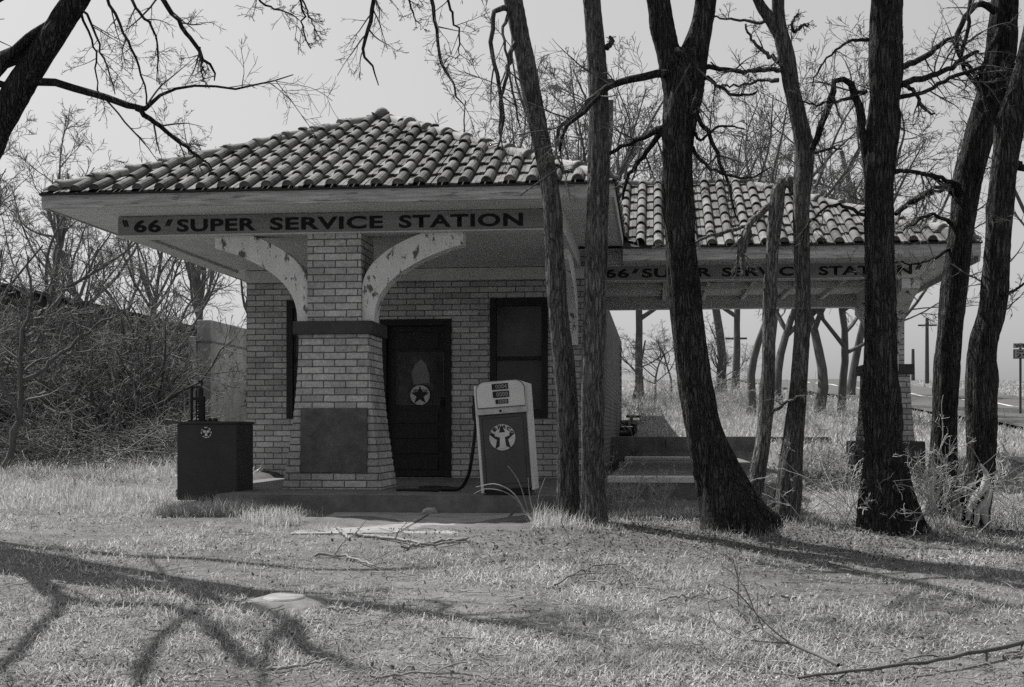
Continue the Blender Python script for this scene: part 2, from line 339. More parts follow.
# ------------------------------------------------------------------ ground sheet
def axis(lo, hi, fine_lo, fine_hi, step, grow=1.09):
    a = list(np.arange(fine_lo, fine_hi, step)); s = step
    while a[-1] < hi: s *= grow; a.append(a[-1] + s)
    s = step
    while a[0] > lo: s *= grow; a.insert(0, a[0] - s)
    return np.array(a)
gx = axis(-420, 420, -9, 7, .11); gy = axis(-60, 620, 4, 18, .11)
GX, GY = np.meshgrid(gx, gy, indexing='xy'); GZ = ground(GX, GY)
nx, ny = len(gx), len(gy); idx = np.arange(nx * ny).reshape(ny, nx)
Q = np.stack([idx[:-1, :-1], idx[:-1, 1:], idx[1:, 1:], idx[1:, :-1]], -1).reshape(-1, 4)
structure('ground', mesh_np('ground', np.stack([GX, GY, GZ], -1).reshape(-1, 3), Q, smooth=True), M['ground'], 'dry lawn sloping up to the station and fields')

# road: runs away on the right, draped on the slope
def road_strip(off0, off1, lift, name, m, label, t0=0., t1=1.):
    ctl = np.array([[11.4, -8, 0], [12.2, 12, 0], [13.2, 30, 0], [14.6, 50, 0], [17.0, 80, 0], [19.6, 110, 0], [22, 140, 0]], float)
    P = catmull(ctl, 90); P = P[int(t0 * 89):int(t1 * 89) + 1]
    D = np.gradient(P, axis=0); D /= np.linalg.norm(D, axis=1, keepdims=True); N = np.stack([D[:, 1], -D[:, 0]], -1)
    rows = []; ks = np.linspace(off0, off1, 5 if off1 - off0 > 1 else 2)
    for k in ks:
        lat = P[:, 0] + N[:, 0] * k; dd = P[:, 1] + N[:, 1] * k
        w = lat[:, None] * RV[None] + dd[:, None] * FV[None]
        w[:, 2] = ground(w[:, 0], w[:, 1]) + lift; rows.append(w)
    V = np.stack(rows, 1).reshape(-1, 3); n = len(P); m_ = len(ks); ii = np.arange(n * m_).reshape(n, m_)
    Qr = np.stack([ii[:-1, :-1], ii[:-1, 1:], ii[1:, 1:], ii[1:, :-1]], -1).reshape(-1, 4)
    return structure(name, mesh_np(name, V, Qr), m, label)
road_strip(-3.3, 3.3, .07, 'road', M['asphalt'], 'dark asphalt road climbing past the station')
road_strip(-.07, .07, .076, 'road_line', M['roadpaint'], 'pale centre line on the road')

# ------------------------------------------------------------------ slabs
def slab(name, x0, x1, y0, y1, z0, z1, m, label, bev=.015):
    return structure(name, box(x0, x1, y0, y1, z0, z1, bev=bev), m, label)
ZF = -.56
bm = bmesh.new(); prism(bm, [(-3.82, 10.86, -1), (-.42, 10.86, -1), (-.42, 14.98, -1), (-4.6, 14.98, -1), (-4.6, 12.0, -1), (-3.82, 11.6, -1)], (0, 0, ZF + 1)); bmesh.ops.bevel(bm, geom=[e for e in bm.edges if e.verts[0].co.z > -.9 and e.verts[1].co.z > -.9], offset=.015, segments=2, affect='EDGES')
structure('pavement', bm, M['kerb'], 'raised concrete floor under the front canopy')
slab('pavement', -.45, 1.34, 12.35, 20.95, -1.0, -.45, M['kerb'], 'raised concrete floor under the side canopy')
slab('kerb', -.455, 1.345, 12.335, 12.62, -.505, -.444, M['white_metal'], 'pale kerb edge of the side canopy floor, standing in for a sunlit strip', bev=.008)  # stands in for a sunlit strip: the light is in its pale colour
slab('kerb', -.455, 1.0, 19.2, 19.5, -.449, -.40, M['white_metal'], 'pale strip standing in for sunlit ground at the back of the side canopy floor', bev=.008)  # sunlight beyond the canopy's shade, put into this strip's pale colour
bm = bmesh.new()
xs = [-2.74, -1.9, -1.2, -.95]
for i in range(3):
    a, b_ = xs[i] + .012, xs[i + 1] - .012
    pts = [(a, 9.42 + .06 * i, gz(a, 9.42) + .006), (b_, 9.47 + .06 * i, gz(b_, 9.47) + .006), (b_, 10.845, -.705), (a, 10.845, -.705)]
    prism(bm, pts, (0, 0, -.2))
structure('path', bm, M['paving'], 'strip of concrete paving in front of the kerb')

# ------------------------------------------------------------------ the station
ST = thing('service_station', 'brick service station with tiled hip roofs and two sign-lettered canopies on piers', 'building', (-2.8, 15, ZF))
XL, XR, YW, YB = -4.87, -.72, 15.0, 28.0
# -- walls with openings
def wall_front(bm, y, xs, zs, holes, reveal):
    xs = sorted(set(xs)); zs = sorted(set(zs)); vm = {}
    def v(x, z, yy=y):
        k = (round(x, 4), round(yy, 4), round(z, 4))
        if k not in vm: vm[k] = bm.verts.new((x, yy, z))
        return vm[k]
    inside = lambda x, z: any(h[0] < x < h[1] and h[2] < z < h[3] for h in holes)
    for i in range(len(xs) - 1):
        for j in range(len(zs) - 1):
            if inside((xs[i] + xs[i + 1]) / 2, (zs[j] + zs[j + 1]) / 2): continue
            bm.faces.new((v(xs[i], zs[j]), v(xs[i + 1], zs[j]), v(xs[i + 1], zs[j + 1]), v(xs[i], zs[j + 1])))
    for (a, b_, c, d) in holes:
        for (p, q) in (((a, c), (a, d)), ((a, d), (b_, d)), ((b_, d), (b_, c)), ((b_, c), (a, c))):
            bm.faces.new([bm.verts.new((p[0], y, p[1])), bm.verts.new((q[0], y, q[1])), bm.verts.new((q[0], y + reveal, q[1])), bm.verts.new((p[0], y + reveal, p[1]))])
DOOR = (-3.235, -2.385, ZF, 1.31); WR = (-1.927, -1.244, .14, 1.547); WL = (-4.376, -3.69, .14, 1.547)
bm = bmesh.new()
wall_front(bm, YW, [XL, XR] + [h[i] for h in (DOOR, WR, WL) for i in (0, 1)], [-1.0, ZF, 2.07, .14, 1.31, 1.547], [DOOR, WR, WL], .13)
for (xa, flip) in ((XL, 0),):
    vs = [bm.verts.new(p) for p in ((xa, YW, -1), (xa, YB, -1), (xa, YB, 1.9), (xa, 19.25, 1.9), (xa, 19.25, 2.07), (xa, YW, 2.07))]
    bm.faces.new(vs if flip else list(reversed(vs)))
vs = [bm.verts.new(p) for p in ((XL, YB, -1), (XR, YB, -1), (XR, YB, 1.9), (XL, YB, 1.9))]; bm.faces.new(list(reversed(vs)))
bm.faces.new([bm.verts.new(p) for p in ((XL, 19.25, 1.9), (XR, 19.25, 1.9), (XR, YB, 1.9), (XL, YB, 1.9))]); bm.faces.new([bm.verts.new(p) for p in ((XL, 19.25, 1.9), (XR, 19.25, 1.9), (XR, 19.25, 2.07), (XL, 19.25, 2.07))])
# inside back wall so openings look into a dark room
for q in (((XL + .2, YW + .16, 1.85), (XR - .2, YW + .16, 1.85), (XR - .2, YB - .2, 1.85), (XL + .2, YB - .2, 1.85)), ((XL + .2, YB - .2, -.6), (XR - .2, YB - .2, -.6), (XR - .2, YB - .2, 1.85), (XL + .2, YB - .2, 1.85))):
    bm.faces.new([bm.verts.new(p) for p in q])
link('wall', bm, M['brick'], ST)
bm = bmesh.new(); bm.faces.new([bm.verts.new(p) for p in ((XR, YW, -1), (XR, YB, -1), (XR, YB, 1.9), (XR, 19.25, 1.9), (XR, 19.25, 2.07), (XR, YW, 2.07))]); o = link('side_wall', bm, M['brick_dark'], ST); o['label'] = 'side wall under the side canopy, its shade put into darker brick'
# brick soldier sill under the right window and left one
for w in (WR, WL):
    bm = bmesh.new(); bx(bm, w[0] - .05, w[1] + .05, YW - .03, YW + .05, w[2] - .07, w[2] - .003); s_ = link('sill', bm, M['brick'], ST)
# quoin strips of the same shade-darkened brick on the side wall under the side canopy (projecting courses)
bm = bmesh.new(); z = -.5
while z < 1.7:
    bx(bm, XR + .002, XR + .03, 26.5, 26.9, z, z + .06); z += .135
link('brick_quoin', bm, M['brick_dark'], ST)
def window(w):
    x0, x1, z0, z1 = w; y = YW + .05
    bm = bmesh.new()
    f = .075
    bx(bm, x0, x0 + f, y - .062, y + .05, z0, z1); bx(bm, x1 - f, x1, y - .062, y + .05, z0, z1)
    bx(bm, x0 + f, x1 - f, y - .06, y + .05, z1 - f - .02, z1); bx(bm, x0 + f, x1 - f, y - .06, y + .05, z0, z0 + f + .03)
    zm = z0 + (z1 - z0) * .50
    bx(bm, x0 + f, x1 - f, y - .03, y + .03, zm - .022, zm + .022)
    win = link('window', bm, M['dark'], ST)
    bm = bmesh.new(); bx(bm, x0 + f, x1 - f, y + .008, y + .014, zm + .023, z1 - f - .021); bx(bm, x0 + f, x1 - f, y + .02, y + .026, z0 + f + .031, zm - .023)
    sub('pane', bm, M['glass'], win)
    bm = bmesh.new()
    for (za, zb, yy) in ((zm + .023, z1 - f - .021, y + .003), (z0 + f + .031, zm - .023, y + .015)):
        t = .008
        for (a, b_, c, d) in ((x0 + f + .001, x0 + f + t, za, zb), (x1 - f - t, x1 - f - .001, za, zb), (x0 + f + t, x1 - f - t, za + .001, za + t), (x0 + f + t, x1 - f - t, zb - t, zb - .001)):
            bx(bm, a, b_, yy, yy + .004, c, d)
    sub('putty_line', bm, M['line'], win)
window(WR); window(WL)
# -- door
x0, x1, z0, z1 = DOOR; y = YW + .06
bm = bmesh.new(); f = .07
bx(bm, x0, x0 + f, y - .075, y + .05, z0, z1); bx(bm, x1 - f, x1, y - .075, y + .05, z0, z1); bx(bm, x0 + f, x1 - f, y - .073, y + .05, z1 - .075, z1)
link('door_frame', bm, M['dark'], ST)
xa, xb, za, zb = x0 + f + .005, x1 - f - .005, z0 + .012, z1 - .08
gx0, gx1, gz0, gz1 = Xat(395, YW), Xat(443, YW), .30, .92
bm = bmesh.new()
bx(bm, xa, gx0, y, y + .045, za, zb); bx(bm, gx1, xb, y, y + .045, za, zb); bx(bm, gx0, gx1, y + .001, y + .044, gz1, zb); bx(bm, gx0, gx1, y + .001, y + .044, za, gz0)
hh = (gz0 - za - .12) / 4
for i in range(4):
    c = za + .07 + i * hh
    bx(bm, xa + .09, xb - .09, y - .012, y + .002, c + .012, c + hh - .02, bev=.006)
bx(bm, xa + .09, xb - .09, y - .012, y + .002, gz1 + .04, zb - .07, bev=.006)
dr = link('door', bm, M['dark2'], ST)
dr['label'] = 'dark panelled door with an emblem on its glass'
sub('pane', box(gx0, gx1, y + .028, y + .034, gz0, gz1), M['glass'], dr)
bm = bmesh.new(); t = .008
for (a, b_, c, d) in ((gx0, gx0 + t, gz0, gz1), (gx1 - t, gx1, gz0, gz1), (gx0 + t, gx1 - t, gz0, gz0 + t), (gx0 + t, gx1 - t, gz1 - t, gz1)): bx(bm, a, b_, y + .018, y + .026, c + .001, d - .001)
sub('bead', bm, M['line'], dr)
def flat(pts, yy, th=.002):
    bm = bmesh.new(); prism(bm, [(p[0], yy, p[1]) for p in pts], (0, th, 0)); return bm
gw, gh = gx1 - gx0, gz1 - gz0
rel = lambda L: [(gx0 + gw * a, gz0 + gh * b_) for a, b_ in L]
sub('curtain', flat(rel([(.03, .02), (.75, .02), (.78, .42), (.68, .44), (.69, .6), (.6, .8), (.5, .97), (.03, .97)]), y + .025), M['paper2'], dr)
sub('paper_sheet', flat(rel([(.36, .38), (.7, .42), (.69, .58), (.62, .78), (.52, .87), (.4, .78), (.32, .62)]), y + .0225), M['paper'], dr)
bm = bmesh.new(); bmesh.ops.create_uvsphere(bm, u_segments=12, v_segments=8, radius=.025, matrix=Matrix.Translation((xb - .045, y - .045, .33))); bx(bm, xb - .06, xb - .03, y - .02, y - .001, .27, .39, bev=.004)
sub('handle', bm, M['iron'], dr)
# emblem builder: disc + star + letters, facing -Y at centre (cx, y, cz)
def disc_bm(cx, yy, cz, r, th=.006, n=40):
    return flat([(cx + r * math.cos(i * 2 * math.pi / n), cz + r * math.sin(i * 2 * math.pi / n)) for i in range(n)], yy, th)
def star_pts(cx, cz, r, k=.40, rot=math.pi / 2, n=5):
    return [(cx + (r if i % 2 == 0 else r * k) * math.cos(rot + i * math.pi / n), cz + (r if i % 2 == 0 else r * k) * math.sin(rot + i * math.pi / n)) for i in range(2 * n)]
def offset_y(me_items, yy):
    v, t = me_items; v = v.copy(); v[:, 1] += yy; return v, t
cx, cz, r = Xat(419, YW), (HOR - 395) * 15.25 / FPX, .118
e = sub('emblem', disc_bm(cx, y + .012, cz, r * 1.1, .007), M['star'], dr); e['label'] = 'round star emblem low on the door glass'
o = sub('emblem_disc', disc_bm(cx, y + .008, cz, r, .0035), M['disc'], dr)
o = sub('star', flat(star_pts(cx, cz - .004, r * .97), y + .005, .0025), M['star'], dr)
o = sub('lettering', merge_tris('lettering', [offset_y(text_mesh('TEXACO', cx - r * .72, cx + r * .72, cz + r * .28, cz + r * .56, .0015, .03), y + .0045)]), M['star'], dr)

# -- roof, soffit, fascia
EX0, EX1, EY0, EY1 = -5.652, -.38, 11.45, 19.3
PITCH = .482; ZE = 2.20
def tiled_face(u0, u1, length, org, udir, vdir, clip, name, per=.197, rows=.36):
    """tiles of one roof slope: u along the eave, v up the slope; one strip of barrel + pan per tile"""
    U = Vector(udir); Vd = Vector(vdir).normalized(); N = U.cross(Vd).normalized()
    if N.z < 0: N = -N
    n = int((u1 - u0) / per); p = (u1 - u0) / n; nr = int(math.ceil(length / rows))
    verts = []; faces = []; ends = []; rr = random.Random(3)
    bw_ = .054
    prof = [(-p / 2, .0), (-bw_ - .004, .0)] + [(-bw_ * math.cos(a), bw_ * 1.02 * math.sin(a)) for a in np.linspace(0, math.pi, 8)] + [(bw_ + .004, 0), (p / 2, .0)]
    O = Vector(org)
    for i in range(n):
        uc = u0 + (i + .5) * p; ju = rr.uniform(-.007, .007)
        for j in range(nr):
            va = j * rows - .035 + rr.uniform(-.008, .008); vb = (j + 1) * rows + .01
            hl, hu = .030 + rr.uniform(-.004, .006), .004
            # pan piece and barrel piece are separate shells
            for (seg, lift, dv) in (([prof[0], prof[1]], 0, .0), ([prof[-2], prof[-1]], 0, .0), (prof[2:-2], .004, .012)):
                base = len(verts); tp = .92 if len(seg) > 2 else 1
                for (v_, h_, s_) in ((va + dv - .0, hl, 1.0), (vb + dv, hu, tp)):
                    for (a, b_) in seg:
                        verts.append(O + U * (uc + ju + a * s_) + Vd * v_ + N * (b_ * s_ + h_ + lift + (0 if len(seg) > 2 else -.0)))
                # front edge thickness
                for (a, b_) in seg:
                    k = (.78 if len(seg) > 2 else 1)
                    verts.append(O + U * (uc + ju + a * k) + Vd * (va + dv + .001) + N * ((b_ * k if len(seg) > 2 else -.016) + hl + lift))
                m = len(seg)
                if j == 0 and m > 2: ends.append([base + 2 * m + q for q in range(m)])
                for q in range(m - 1):
                    faces.append((base + q, base + q + 1, base + m + q + 1, base + m + q))
                    faces.append((base + 2 * m + q, base + 2 * m + q + 1, base + q + 1, base + q))
    bm = bmesh.new(); bv = [bm.verts.new(v) for v in verts]
    for f in faces: bm.faces.new([bv[k] for k in f])
    for f in ends:   # mortar stopping the mouth of each eave tile
        q = bm.faces.new([bm.verts.new(bv[k].co + Vd * .006) for k in f]); q.material_index = 1
    for (co, no) in clip:   # keep the side the normal points away from
        bmesh.ops.bisect_plane(bm, geom=bm.verts[:] + bm.edges[:] + bm.faces[:], plane_co=co, plane_no=no, clear_outer=True)
    return bm
HW = (EX1 - EX0) / 2; XC = (EX0 + EX1) / 2; SL = HW * math.sqrt(1 + PITCH ** 2)
s2 = 1 / math.sqrt(2); ZT = ZE
link('roof_tiles', tiled_face(EX0, EX1, SL, (0, EY0, ZT), (1, 0, 0), (0, 1, PITCH), [((EX0, EY0, 0), (-s2, s2, 0)), ((EX1, EY0, 0), (s2, s2, 0))], 'roof'), M['tile'], ST)
link('roof_tiles', tiled_face(EY0, EY1, SL, (EX0, 0, ZT), (0, 1, 0), (1, 0, PITCH), [((EX0, EY0, 0), (s2, -s2, 0)), ((EX0, EY1, 0), (s2, s2, 0)), ((XC, 0, 0), (1, 0, 0))], 'roof'), M['tile'], ST)
link('roof_tiles', tiled_face(EY0, EY1, SL, (EX1, 0, ZT), (0, 1, 0), (-1, 0, PITCH), [((EX1, EY0, 0), (-s2, -s2, 0)), ((EX1, EY1, 0), (-s2, s2, 0)), ((XC, 0, 0), (-1, 0, 0))], 'roof'), M['tile'], ST)
bm = bmesh.new()
zp = ZE + HW * PITCH
def P3(x, y, z): return bm.verts.new((x, y, z))
for q in (((EX0, EY0, ZE - .012), (EX1, EY0, ZE - .012), (XC, EY0 + HW, zp - .012)), ((EX0, EY1, ZE - .012), (EX0, EY0, ZE - .012), (XC, EY0 + HW, zp - .012), (XC, EY1 - HW, zp - .012)),
          ((EX1, EY0, ZE - .012), (EX1, EY1, ZE - .012), (XC, EY1 - HW, zp - .012), (XC, EY0 + HW, zp - .012)), ((EX1, EY1, ZE - .012), (EX0, EY1, ZE - .012), (XC, EY1 - HW, zp - .012))):
    bm.faces.new([P3(*p) for p in q])
# second roof deck (side canopy)
CX1, CY0, CY1, CZ = 3.5, 14.5, 19.2, 2.05
CH = (CY1 - CY0) / 2; CYC = (CY0 + CY1) / 2; cr = CZ + CH * PITCH
for q in (((-2.45, CY0, CZ - .012), (CX1, CY0, CZ - .012), (CX1 - CH, CYC, cr - .012), (-2.45, CYC, cr - .012)), ((CX1, CY0, CZ - .012), (CX1, CY1, CZ - .012), (CX1 - CH, CYC, cr - .012)), ((CX1, CY1, CZ - .012), (-2.45, CY1, CZ - .012), (-2.45, CYC, cr - .012), (CX1 - CH, CYC, cr - .012))):
    bm.faces.new([P3(*p) for p in q])
# clip the deck pieces that would drop into the main roof
link('roof_deck', bm, M['deck'], ST)
cs = EX1 + CY0 + (ZE - CZ) / PITCH
VAL = ((EX1, cs - EX1 - .06, 0), (-s2, -s2, 0))
CSL = CH * math.sqrt(1 + PITCH ** 2)
link('roof_tiles', tiled_face(-2.45, CX1, CSL, (0, CY0, CZ), (1, 0, 0), (0, 1, PITCH), [((CX1, CY0, 0), (s2, s2, 0)), VAL, ((0, CYC, 0), (0, 1, 0))], 'roof'), M['tile'], ST)
link('roof_tiles', tiled_face(CY0, CY1, CSL, (CX1, 0, CZ), (0, 1, 0), (-1, 0, PITCH), [((CX1, CY0, 0), (-s2, -s2, 0)), ((CX1, CY1, 0), (-s2, s2, 0))], 'roof'), M['tile'], ST)
link('roof_tiles', tiled_face(-2.45, CX1, CSL, (0, CY1, CZ), (1, 0, 0), (0, -1, PITCH), [((CX1, CY1, 0), (s2, -s2, 0)), ((0, CYC, 0), (0, -1, 0))], 'roof'), M['tile'], ST)
for o in ST.children:
    if o.name.startswith('roof_tiles'): o.data.materials.append(M['deck'])
def caps(a, b, name, r=.078, step=.36, end=True):
    a = Vector(a); b = Vector(b); D = b - a; n = int(D.length / step); D.normalize(); S = D.cross(Vector((0, 0, 1))).normalized(); N = S.cross(D).normalized(); acc = Acc()
    V = []; F = []; rr = random.Random(5)
    for i in range(n):
        t0 = i * step - .02; t1 = t0 + step + .03; k = len(V); js = rr.uniform(-.012, .012); jn = rr.uniform(-.006, .006)
        for (t, r_, l) in ((t0, r * 1.03, .022), (t0 + .05, r * 1.05, .022), (t0 + .055, r * .98, .016), (t1, r * .88, .0)):
            for q in range(9):
                an = math.pi * (q / 8 * 1.1 - .05); V.append(a + D * t + S * (r_ * math.cos(an) + js) + N * (r_ * .9 * math.sin(an) + l + jn))
        for j in range(3):
            for q in range(8): F.append((k + j * 9 + q, k + j * 9 + q + 1, k + j * 9 + 10 + q, k + j * 9 + 9 + q))
        # closed lower mouth
        c = len(V); V.append(a + D * (t0 + .03) + N * .02)
        for q in range(8): F.append((k + q, c, c, k + q + 1))
    F4 = [f for f in F if f[1] != f[2]]; F3 = [(f[0], f[1], f[3]) for f in F if f[1] == f[2]]
    me = mesh_np(name, np.array([tuple(v) for v in V]), np.array(F4), np.array(F3))
    return link(name, me, M['ridge'], ST)
pk = (XC, EY0 + HW, zp - .01)
caps((EX0 + .10, EY0 + .10, ZE + .05), pk, 'hip_tiles'); caps((EX1 - .08, EY0 + .08, ZE + .045), pk, 'hip_tiles')
caps((XC, EY1 - HW, zp - .05), (XC, EY0 + HW + .15, zp - .05), 'ridge_tiles')
caps((-2.2, CYC, cr - .01), (CX1 - CH, CYC, cr - .01), 'ridge_tiles'); caps((CX1 - .08, CY0 + .08, CZ + .045), (CX1 - CH, CYC, cr - .01), 'hip_tiles'); caps((CX1 - .08, CY1 - .08, CZ + .045), (CX1 - CH, CYC, cr - .01), 'hip_tiles')
for (p, n_) in ((pk, 'finial'), ((CX1 - CH, CYC, cr - .01), 'finial')):
    bm = bmesh.new(); bmesh.ops.create_uvsphere(bm, u_segments=14, v_segments=9, radius=.085, matrix=Matrix.Translation((p[0], p[1] - .02, p[2] + .05)) @ Matrix.Diagonal((.95, 1.1, .85, 1)))
    link(n_, bm, M['ridge'], ST)
# fascias
bm = bmesh.new(); bx(bm, EX0 - .02, EX1 + .02, EY0 - .025, EY0, 2.06, ZE - .02); bx(bm, EX0 - .02, EX0, EY0 + .001, EY1, 2.062, ZE - .02); bx(bm, EX1, EX1 + .02, EY0 + .001, EY1, 2.062, ZE - .02)
link('fascia', bm, M['fascia'], ST)
bm = bmesh.new(); bx(bm, EX1 + .021, CX1 + .02, CY0 - .025, CY0, 1.895, CZ - .02); bx(bm, CX1, CX1 + .02, CY0 + .001, CY1, 1.84, CZ - .02); bx(bm, EX1 + .021, CX1 + .02, CY1, CY1 + .025, 1.895, CZ - .02)
link('fascia', bm, M['fascia'], ST)
# drip edge of the tiles
bm = bmesh.new(); bx(bm, EX0 - .035, EX1 + .035, EY0 - .05, EY0 + .02, ZE - .019, ZE - .004); bx(bm, EX1 - .02, EX1 + .035, EY0 + .021, EY1, ZE - .019, ZE - .004); bx(bm, EX0 - .035, EX0 + .02, EY0 + .021, EY1, ZE - .019, ZE - .004)
link('drip_edge', bm, M['deck'], ST)
bm = bmesh.new(); bx(bm, EX1 + .06, CX1 + .035, CY0 - .05, CY0 + .02, CZ - .019, CZ - .004); bx(bm, CX1 - .02, CX1 + .035, CY0 + .021, CY1, CZ - .019, CZ - .004)
link('drip_edge', bm, M['deck'], ST)
# soffit planks with real gaps
bm = bmesh.new(); yy = EY0 + .002
while yy < 15.6:
    w = .135; bx(bm, EX0 + .002, EX1 - .002, yy, yy + w - .004, 2.072, 2.09); yy += w
bx(bm, EX0 + .002, EX1 - .002, yy, EY1, 2.072, 2.09)
link('soffit', bm, M['white_wood'], ST)
bm = bmesh.new(); xx = EX1 + .022
while xx < CX1 - .05:
    w = .14; bx(bm, xx, min(xx + w - .004, CX1 - .002), CY0 + .002, CY1 - .002, 1.902, 1.92); xx += w
bx(bm, XR + .003, EX1 + .0205, 15.03, CY1 - .002, 1.902, 1.92); link('soffit', bm, M['white_wood'], ST)
# ceiling boards inside the front canopy
bm = bmesh.new(); yy = 12.225
while yy < 14.92:
    bx(bm, -4.965, -1.065, yy, min(yy + .131, 14.936), 1.905, 1.925); yy += .135
link('ceiling', bm, M['soffit'], ST)
# beams
BX0, BX1 = -5.17, -.86
bm = bmesh.new()
bx(bm, BX0, BX1, 12.005, 12.22, 1.872, 2.07); bx(bm, BX0, BX0 + .2, 12.221, YW - .001, 1.876, 2.07); bx(bm, BX1 - .2, BX1, 12.221, YW - .001, 1.876, 2.07)
bx(bm, XL + .001, XR - .001, YW - .06, YW - .002, 1.76, 1.90); 
link('beam', bm, M['trim'], ST)
bm = bmesh.new()
bx(bm, XR + .002, 3.0, 15.05, 15.25, 1.735, 1.90); bx(bm, XR + .002, 3.0, 18.5, 18.7, 1.73, 1.90); bx(bm, 2.8, 3.0, 15.251, 18.499, 1.733, 1.90)
bx(bm, XR + .002, 2.79, 16.8, 16.86, 1.82, 1.90)
for q in range(5): bx(bm, .1 + q * .55, .15 + q * .55, 15.251, 18.499, 1.84, 1.90)
link('beam', bm, M['white_wood'], ST)
link('eave_infill', box(XR + .004, EX1 + .0195, 15.052, 15.068, 1.921, 2.071), M['white_wood'], ST)
# sign boards
def quote(x, z0, z1, d, lean):
    """two short slanted strokes"""
    out = bmesh.new(); w = .020; s_ = .018 * lean
    for k in (0, .027):
        prism(out, [(x + k, -.004, z0 + (z1 - z0) * .48), (x + k + w, -.004, z0 + (z1 - z0) * .48), (x + k + w + s_ * 2.2, -.004, z1), (x + k + s_ * 2.2, -.004, z1)], (0, .0039, 0))
    me = bpy.data.meshes.new('q'); out.to_mesh(me); out.free(); me.calc_loop_triangles()
    v = np.array([tuple(q.co) for q in me.vertices], np.float32); t = np.array([tuple(q.vertices) for q in me.loop_triangles], np.int32); bpy.data.meshes.remove(me); return v, t
YS = 11.98; zb0, zb1 = 1.884, 2.06
sb = link('sign_board', box(Xat(118, YS), -.885, YS, 12.003, zb0, zb1), M['board'], ST)
lz0, lz1 = zb0 + .024, zb1 - .03
xp = lambda px: Xat(px, YS)
its = [text_mesh('66', xp(134), xp(161), lz0, lz1, .004, .03), text_mesh('SUPER', xp(177), xp(256), lz0, lz1, .004, .03), text_mesh('SERVICE', xp(270), xp(383), lz0, lz1, .004, .03), text_mesh('STATION', xp(399), xp(523), lz0, lz1, .004, .03),
       quote(xp(124.5), lz0, lz1, 1, -.6), quote(xp(165), lz0, lz1, 1, .8)]
for i in its[:4]: sub('word', merge_tris('word', [offset_y(i, YS - .0003)]), M['letter'], sb)
for i in its[4:]: sub('quotation_mark', merge_tris('quotation_mark', [offset_y(i, YS - .0003)]), M['letter'], sb)
sub('board_edge', box(Xat(118, YS) - .002, -.883, YS - .004, 12.002, zb0 - .014, zb0 - .001), M['trim'], sb)
YS2 = 15.02; zc0, zc1 = 1.745, 1.90
sb = link('sign_board', box(XR + .004, 2.78, YS2, 15.047, zc0, zc1), M['board'], ST)
xp = lambda px: Xat(px, YS2); lz0, lz1 = zc0 + .022, zc1 - .028
its = [text_mesh('66', xp(605), xp(629), lz0, lz1, .004, .03), text_mesh('SUPER', xp(642), xp(712), lz0, lz1, .004, .03), text_mesh('SERVICE', xp(722), xp(806), lz0, lz1, .004, .03), text_mesh('STATION', xp(819), xp(912), lz0, lz1, .004, .03),
       quote(xp(597), lz0, lz1, 1, -.6), quote(xp(632), lz0, lz1, 1, .8), quote(xp(915), lz0, lz1, 1, .8)]
for i in its[:4]: sub('word', merge_tris('word', [offset_y(i, YS2 - .0003)]), M['letter'], sb)
for i in its[4:]: sub('quotation_mark', merge_tris('quotation_mark', [offset_y(i, YS2 - .0003)]), M['letter'], sb)
# piers: stepped courses, flaring to the base, dark band at the waist
def pier(xc, yc, ztop, zband, zbot, wtop, wband, wbase, dtop, dband, dbase):
    bm = bmesh.new(); h = .0675; z = zbot; rings = []
    def ring(w, d, zz): return [bm.verts.new((xc - w, yc - d, zz)), bm.verts.new((xc + w, yc - d, zz)), bm.verts.new((xc + w, yc + d, zz)), bm.verts.new((xc - w, yc + d, zz))]
    n = int(round((zband - zbot) / h))
    for i in range(n):
        t = 1 - i / (n - 1); k = t ** 1.7
        w = wband + (wbase - wband) * k; d = dband + (dbase - dband) * k
        rings.append(ring(w, d, zbot + (zband - zbot) * i / n)); rings.append(ring(w, d, zbot + (zband - zbot) * (i + 1) / n))
    rings.append(ring(wtop, dtop, zband + .0001)); rings.append(ring(wtop, dtop, ztop))
    for a, b in zip(rings[:-1], rings[1:]):
        for q in range(4): bm.faces.new((a[q], a[(q + 1) % 4], b[(q + 1) % 4], b[q]))
    bmesh.ops.recalc_face_normals(bm, faces=bm.faces)
    p = link('pier', bm, M['brick'], ST)
    sub('band', box(xc - wband - .045, xc + wband + .045, yc - dband - .05, yc + dband + .05, zband, zband + .125, bev=.008), M['band'], p)
    return p
p1 = pier(-3.04, 12.29, 1.872, .91, ZF, .26, .34, .475, .28, .30, .36)
sub('dark_panel', box(-3.345, -2.705, 11.925, 11.985 + .06, -.40, .21, bev=.004), M['plate'], p1)
p2 = pier(2.91, 16.85, 1.733, .70, -.62, .20, .265, .37, .24, .28, .38)
sub('plinth', box(2.91 - .42, 2.91 + .42, 16.85 - .44, 16.85 + .44, -.75, -.14, bev=.02), M['band'], p2)
